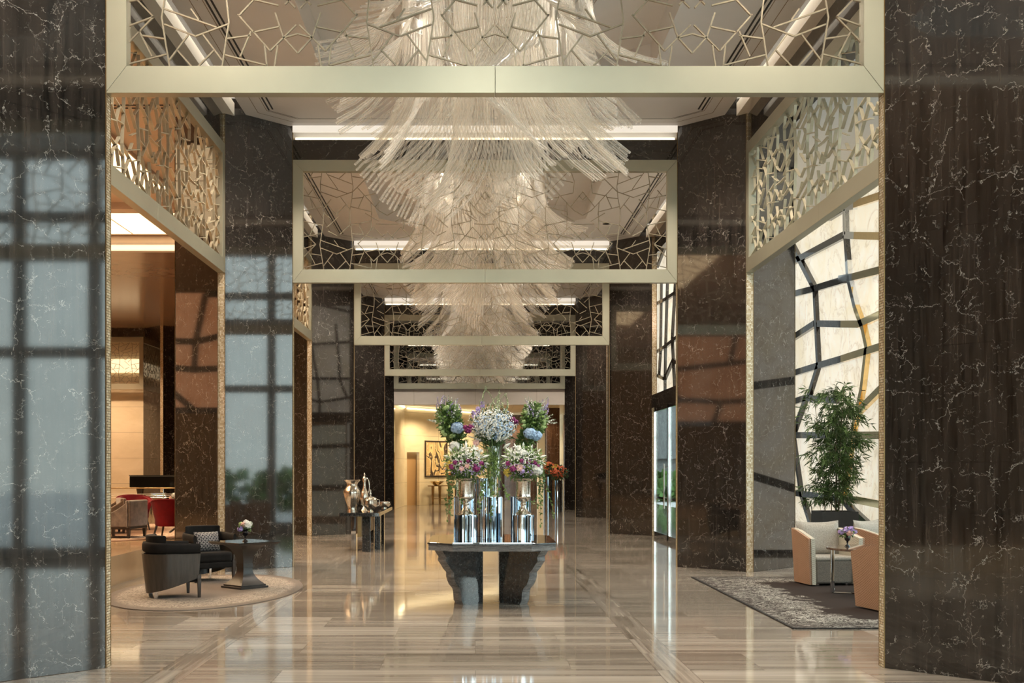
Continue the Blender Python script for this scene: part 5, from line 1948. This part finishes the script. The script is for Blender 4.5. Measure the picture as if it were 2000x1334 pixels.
def stool(label, loc):
    t = thing('cafe_chair', label, 'chair', loc)
    MB().box((-0.22, -0.22, 0.40), (0.22, 0.22, 0.47)).build('seat', M['velvet_brown'], t, bevel=0.02)
    MB().box((-0.22, 0.18, 0.45), (0.22, 0.22, 0.60)).build('backrest', M['wood_dark'], t, bevel=0.02)
    for sx in (-1, 1):
        for sy in (-1, 1):
            MB().box((sx * 0.20 - 0.015, sy * 0.20 - 0.015, 0), (sx * 0.20 + 0.015, sy * 0.20 + 0.015, 0.40)).build('leg', M['wood_dark'], t)
stool('small dark wooden chair in front of the piano', V(-5.15, 18.2, LY))

# ------------------------------------------------------------------ right seating
RX0, RX1, RZ0, RZ1 = 1.97, 4.75, 6.98, 10.28
o = MB().box((-(RX1 - RX0) / 2 * H, -(RZ1 - RZ0) / 2 * H, 0), ((RX1 - RX0) / 2 * H, (RZ1 - RZ0) / 2 * H, 0.014)).build('rectangular_rug', rug_rect((RX1 - RX0) / 2 * H, (RZ1 - RZ0) / 2 * H), bevel=0.004)
tag(o, 'charcoal rectangular carpet with silvery damask border under the quilted armchairs', 'rug', loc=V((RX0 + RX1) / 2, (RZ0 + RZ1) / 2, -1))
RG = Vector((0, 0, 0.014))
def quilted_chair(label, loc, rz):
    t = thing('quilted_armchair', label, 'armchair', loc, rz)
    def plan(s):
        k = 0.5
        a, b = 0.40, 0.33
        if abs(s) < k:
            an = s / k * PI / 2
            sn, cs = math.sin(an), math.cos(an)
            sx = (abs(sn) ** 0.6) * (1 if sn > 0 else -1)
            return Vector((a * sx, b * (max(cs, 0) ** 0.6), 0)), Vector((sn, cs, 0)).normalized()
        sg = 1 if s > 0 else -1
        u = (abs(s) - k) / (1 - k)
        return Vector((sg * (a + 0.02 * u), -u * 0.42, 0)), Vector((sg, 0, 0))
    def sh(u, v):
        s = u * 2 - 1
        p, n = plan(s)
        top = 0.80 - 0.12 * max(0, abs(s) - 0.4) / 0.6
        z = 0.02 + (top - 0.02) * v
        k = 0.93 + 0.10 * v
        return (p.x * k, p.y * k, z), n
    MB().surf(sh, 40, 10, 0.03).build('outer_shell', M['quilt_peach'], t, smooth=60)
    def sh2(u, v):
        s = (u * 2 - 1) * 1.0
        p, n = plan(s)
        p = p - n * 0.033
        top = 0.80 - 0.12 * max(0, abs(s) - 0.4) / 0.6
        z = 0.02 + (top - 0.02) * v
        k = 0.93 + 0.10 * v
        return (p.x * k, p.y * k - 0.012, z), n
    MB().surf(sh2, 40, 10, 0.06).build('inner_shell', M['quilt_cream'], t, smooth=60)
    MB().box((-0.285, -0.37, 0.03), (0.285, 0.22, 0.36)).build('seat_base', M['fabric_seat'], t, bevel=0.03, seg=3, smooth=60)
    MB().box((-0.29, -0.38, 0.355), (0.29, 0.20, 0.42)).build('seat', M['fabric_grey'], t, bevel=0.03, seg=4, smooth=60)
    m = MB()
    n = 14
    for side in (0, 1):
        for i in range(n + 1):
            for j in range(n + 1):
                u, v = i / n * 2 - 1, j / n
                z = 0.42 + v * (0.46 + 0.03 * u * u)
                y = 0.10 + 0.10 * v + 0.05 * (u * u) * -0.5
                th = 0.075 * (1 - u ** 6) * (1 - (2 * v - 1) ** 6) + 0.004
                m.v.append((u * (0.30 + 0.04 * v), y + (-th if side == 0 else th), z))
    N = (n + 1) ** 2
    for sd in (0, 1):
        for i in range(n):
            for j in range(n):
                q = (sd * N + i * (n + 1) + j, sd * N + (i + 1) * (n + 1) + j, sd * N + (i + 1) * (n + 1) + j + 1, sd * N + i * (n + 1) + j + 1)
                m.f.append(q if sd == 0 else q[::-1])
    m.build('back_cushion', M['fabric_grey'], t, smooth=True)
    for sx in (-0.22, 0.22):
        MB().lathe([(0.02, 0), (0.02, 0.035)], 10, (sx, -0.30)).build('foot', M['chrome'], t)
    return t
quilted_chair('grey armchair with quilted cream and peach shell, facing the hall', V(2.99, 9.70, -1) + RG, R(10))
quilted_chair('peach quilted armchair seen from its side, nearest to the viewer', V(2.975, 7.83, -1) + RG, R(191))
quilted_chair('quilted armchair behind the marble side table, only its top showing', V(3.55, 9.95, -1) + RG, R(35))
def marble_side_table():
    base = V(3.10, 8.80, -1) + RG
    t = thing('side_table', 'round brown marble side table on square chrome legs', 'table', base)
    Ht = 0.372 * H
    r = 0.345 * H
    n = 48
    poly = [(r * math.cos(2 * PI * k / n), r * math.sin(2 * PI * k / n)) for k in range(n)]
    MB().prism(poly, Ht - 0.03, Ht).build('table_top', M['brown_glass'], t, bevel=0.004)
    for k in range(3):
        a = R(152) + k * 2 * PI / 3
        x, y = 0.30 * H * math.cos(a), 0.30 * H * math.sin(a)
        MB().box((x - 0.022, y - 0.022, 0.012), (x + 0.022, y + 0.022, Ht - 0.03)).build('leg', M['chrome'], t, bevel=0.002)
        MB().tube([(x, y, 0.008), (0, 0, 0.008)], 0.012, 6).build('foot_bar', M['chrome'], t)
marble_side_table()
small_vase('black glass goblet vase on the round marble side table', V(2.935, 8.88, -1 + 0.372) + RG, 0.16, 0.042, M['black_glass'])
posy('small posy of purple and peach blooms on the marble side table', V(2.935, 8.88, -1 + 0.372) + Vector((0, 0, 0.19)),
     [(-0.03, -0.05, 0.05, 0.042, 'petal_lilac'), (0.04, -0.04, 0.06, 0.042, 'petal_lilac'), (0.005, -0.07, 0.01, 0.040, 'petal_pink'), (-0.09, -0.02, 0.02, 0.038, 'petal_lilac'), (0.10, 0.0, 0.02, 0.030, 'petal_lilac'), (0.0, 0.03, 0.05, 0.04, 'petal_lilac')], 8, 0.11)

# planter with bamboo
def bamboo():
    bx, bz = 4.40, 13.79
    t = thing('planter_box', 'square charcoal planter in front of the onyx wall', 'planter', V(bx, bz, -1))
    hh, hw = 0.473 * H, 0.22 * H
    MB().box((-hw, -hw, 0), (hw, hw, hh - 0.04)).box((-hw, -hw, hh - 0.04), (hw, -hw + 0.03, hh)).box((-hw, hw - 0.03, hh - 0.04), (hw, hw, hh)).box((-hw, -hw + 0.03, hh - 0.04), (-hw + 0.03, hw - 0.03, hh)).box((hw - 0.03, -hw + 0.03, hh - 0.04), (hw, hw - 0.03, hh)).build('box', M['planter'], t)
    MB().box((-hw + 0.031, -hw + 0.031, hh - 0.039), (hw - 0.031, hw - 0.031, hh - 0.025)).build('soil', M['soil'], t)
    p = thing('bamboo_plant', 'tall leafy bamboo plant growing in the charcoal planter', 'plant', V(bx, bz, -1) + Vector((0, 0, hh - 0.03)))
    rd = random.Random(5)
    m, canes = MB(), []
    TOPB = 1.65 * H
    for k in range(9):
        x, y = rd.uniform(-0.22, 0.22), rd.uniform(-0.2, 0.2)
        h = TOPB * rd.uniform(0.72, 1.0)
        pts = [(x + (x * 1.2) * (i / 8) ** 1.5 + rd.uniform(-0.01, 0.01), y + y * 1.2 * (i / 8) ** 1.5, h * i / 8) for i in range(9)]
        MB().tube(pts, [0.011 - 0.0009 * i for i in range(9)], 6).build('cane', M['cane'], p, smooth=60)
        for _ in range(34):
            u = rd.uniform(0.06, 1.0)
            i = min(int(u * 8), 7)
            q = Vector(pts[i]).lerp(Vector(pts[i + 1]), u * 8 - i)
            a = rd.uniform(0, 2 * PI)
            reach = (0.34 + 0.18 * math.sin(u * PI)) * rd.uniform(0.4, 1.1)
            d = Vector((math.cos(a), math.sin(a), 0))
            tw1 = [q, q + d * reach * 0.5 + Vector((0, 0, reach * 0.28)), q + d * reach + Vector((0, 0, -0.02))]
            m.tube(tw1, [0.003, 0.002, 0.001], 3, False)
            for j in range(13):
                v = rd.uniform(0.25, 1.0)
                b = tw1[0] * (1 - v) ** 2 + tw1[1] * 2 * v * (1 - v) + tw1[2] * v * v
                dd = d * rd.uniform(0.1, 1.0) + Vector((rd.uniform(-0.6, 0.6), rd.uniform(-0.6, 0.6), rd.uniform(-1.2, 0.25)))
                leaf(m, b, dd, rd.uniform(0.14, 0.24), rd.uniform(0.018, 0.028), rd, 0.3)
    o = m.build('foliage', M['bamboo_leaf'], p)
bamboo()

# ------------------------------------------------------------------ back hall furniture
def onw(u, off):
    """point in front of the oblique wall, off in H"""
    p = onl(u)
    d = Vector((1.30, 1.70)).normalized()
    return (p[0] + d.y * off, p[1] - d.x * off)
WA = math.atan2(1.70, 1.30)
def artwork():
    # located on the oblique wall
    u0, u1 = 0.355, 0.765
    a = onw((u0 + u1) / 2, 0.012)
    t = thing('framed_artwork', 'framed gold and black swirl artwork on the cream wall of the back hall', 'painting', V(a[0], a[1], 0), WA)
    wd = (u1 - u0) * math.hypot(1.3, 1.7) * H / 2
    z0, z1 = -0.205 * H, 0.70 * H
    MB().box((-wd, -0.012, z0), (wd, 0.01, z1)).build('canvas', M['art'], t)
    f = 0.07
    m = MB()
    m.box((-wd - f, -0.03, z0 - f), (wd + f, 0.012, z0)).box((-wd - f, -0.03, z1), (wd + f, 0.012, z1 + f)).box((-wd - f, -0.03, z0), (-wd, 0.012, z1)).box((wd, -0.03, z0), (wd + f, 0.012, z1))
    m.build('frame', M['wood_dark'], t, bevel=0.006)
artwork()
def console():
    a = onw(0.60, 0.20)
    t = thing('console_table', 'narrow bronze console table under the framed artwork', 'table', V(a[0], a[1], -1), WA)
    L, D = 0.95, 0.16
    MB().box((-L, -D, 0.86), (L, D, 0.90)).build('table_top', M['bronze'], t)
    for x in (-0.85, -0.35, 0.35, 0.85):
        MB().prism([(x - 0.03, -0.10), (x + 0.03, -0.10), (x + 0.03, -0.04), (x - 0.03, -0.04)], 0, 0.86, [(x - 0.05, -0.12), (x + 0.05, -0.12), (x + 0.05, -0.02), (x - 0.05, -0.02)]).build('leg', M['bronze'], t)
    MB().box((-L * 0.9, -0.08, 0.28), (L * 0.9, -0.06, 0.31)).build('stretcher', M['bronze'], t)
    b = onw(0.44, 0.24)
    bt = thing('gold_bowl', 'wide angular gold bowl on the console table', 'bowl', V(b[0], b[1], -1) + Vector((0, 0, 0.90)))
    MB().lathe([(0, 0), (0.10, 0), (0.33, 0.18), (0.30, 0.185), (0.09, 0.02), (0, 0.02)], 6).build('bowl_body', M['gold'], bt)
    c = onw(0.72, 0.24)
    pt = thing('clay_pot', 'round pale pot at the right of the console table', 'pot', V(c[0], c[1], -1) + Vector((0, 0, 0.90)))
    MB().lathe([(0, 0), (0.12, 0), (0.20, 0.09), (0.19, 0.20), (0.15, 0.24), (0.13, 0.235), (0, 0.2)], 20).build('pot_body', M['clay'], pt, smooth=50)
    rd = random.Random(12)
    f = thing('tulips', 'orange tulips in the round pot on the console table', 'flowers', V(c[0], c[1], -1) + Vector((0, 0, 1.13)))
    m = MB()
    foliage(m, rd, (0, 0, 0.10), (0.16, 0.14, 0.14), 160, 0.16, 0.04, 0.1)
    m.build('foliage', M['leaf'], f)
    m = MB()
    for k in range(14):
        a_ = rd.uniform(0, 6.28)
        r_ = rd.uniform(0, 0.2)
        m.ell((math.cos(a_) * r_, math.sin(a_) * r_ * 0.8, 0.26 + rd.uniform(-0.05, 0.07)), (0.035, 0.035, 0.05), 6, 4)
    m.build('tulip_heads', M['petal_orange'], f, smooth=True)
console()
def far_stand(x, z, h, label, flabel, seed):
    pedestal(x, z, h, 0.10, label, V(x, z, -1))
    rd = random.Random(seed)
    f = thing('coral_bouquet', flabel, 'flowers', V(x, z, -1 + h))
    m = MB()
    foliage(m, rd, (0, 0, 0.25), (0.34, 0.30, 0.24), 420, 0.16, 0.06, 0.2)
    m.build('foliage', M['leaf_dark'], f)
    m = MB()
    blossoms(m, rd, (0, 0, 0.32), (0.34, 0.28, 0.26), 190, 0.042, 0.85, 6)
    m.build('coral_blossoms', M['petal_orange'], f)
    m = MB()
    blossoms(m, rd, (-0.1, 0, 0.40), (0.2, 0.2, 0.2), 22, 0.05, 0.9, 6)
    m.build('yellow_blossoms', M['petal_yellow'], f)
far_stand(1.69, 26.2, 0.80, 'mirrored pedestal by the hall end, left of the pair', 'coral and yellow bouquet on the left mirrored stand by the hall end', 61)
far_stand(1.90, 25.7, 0.72, 'mirrored pedestal by the hall end, right of the pair', 'coral bouquet on the right mirrored stand by the hall end', 62)
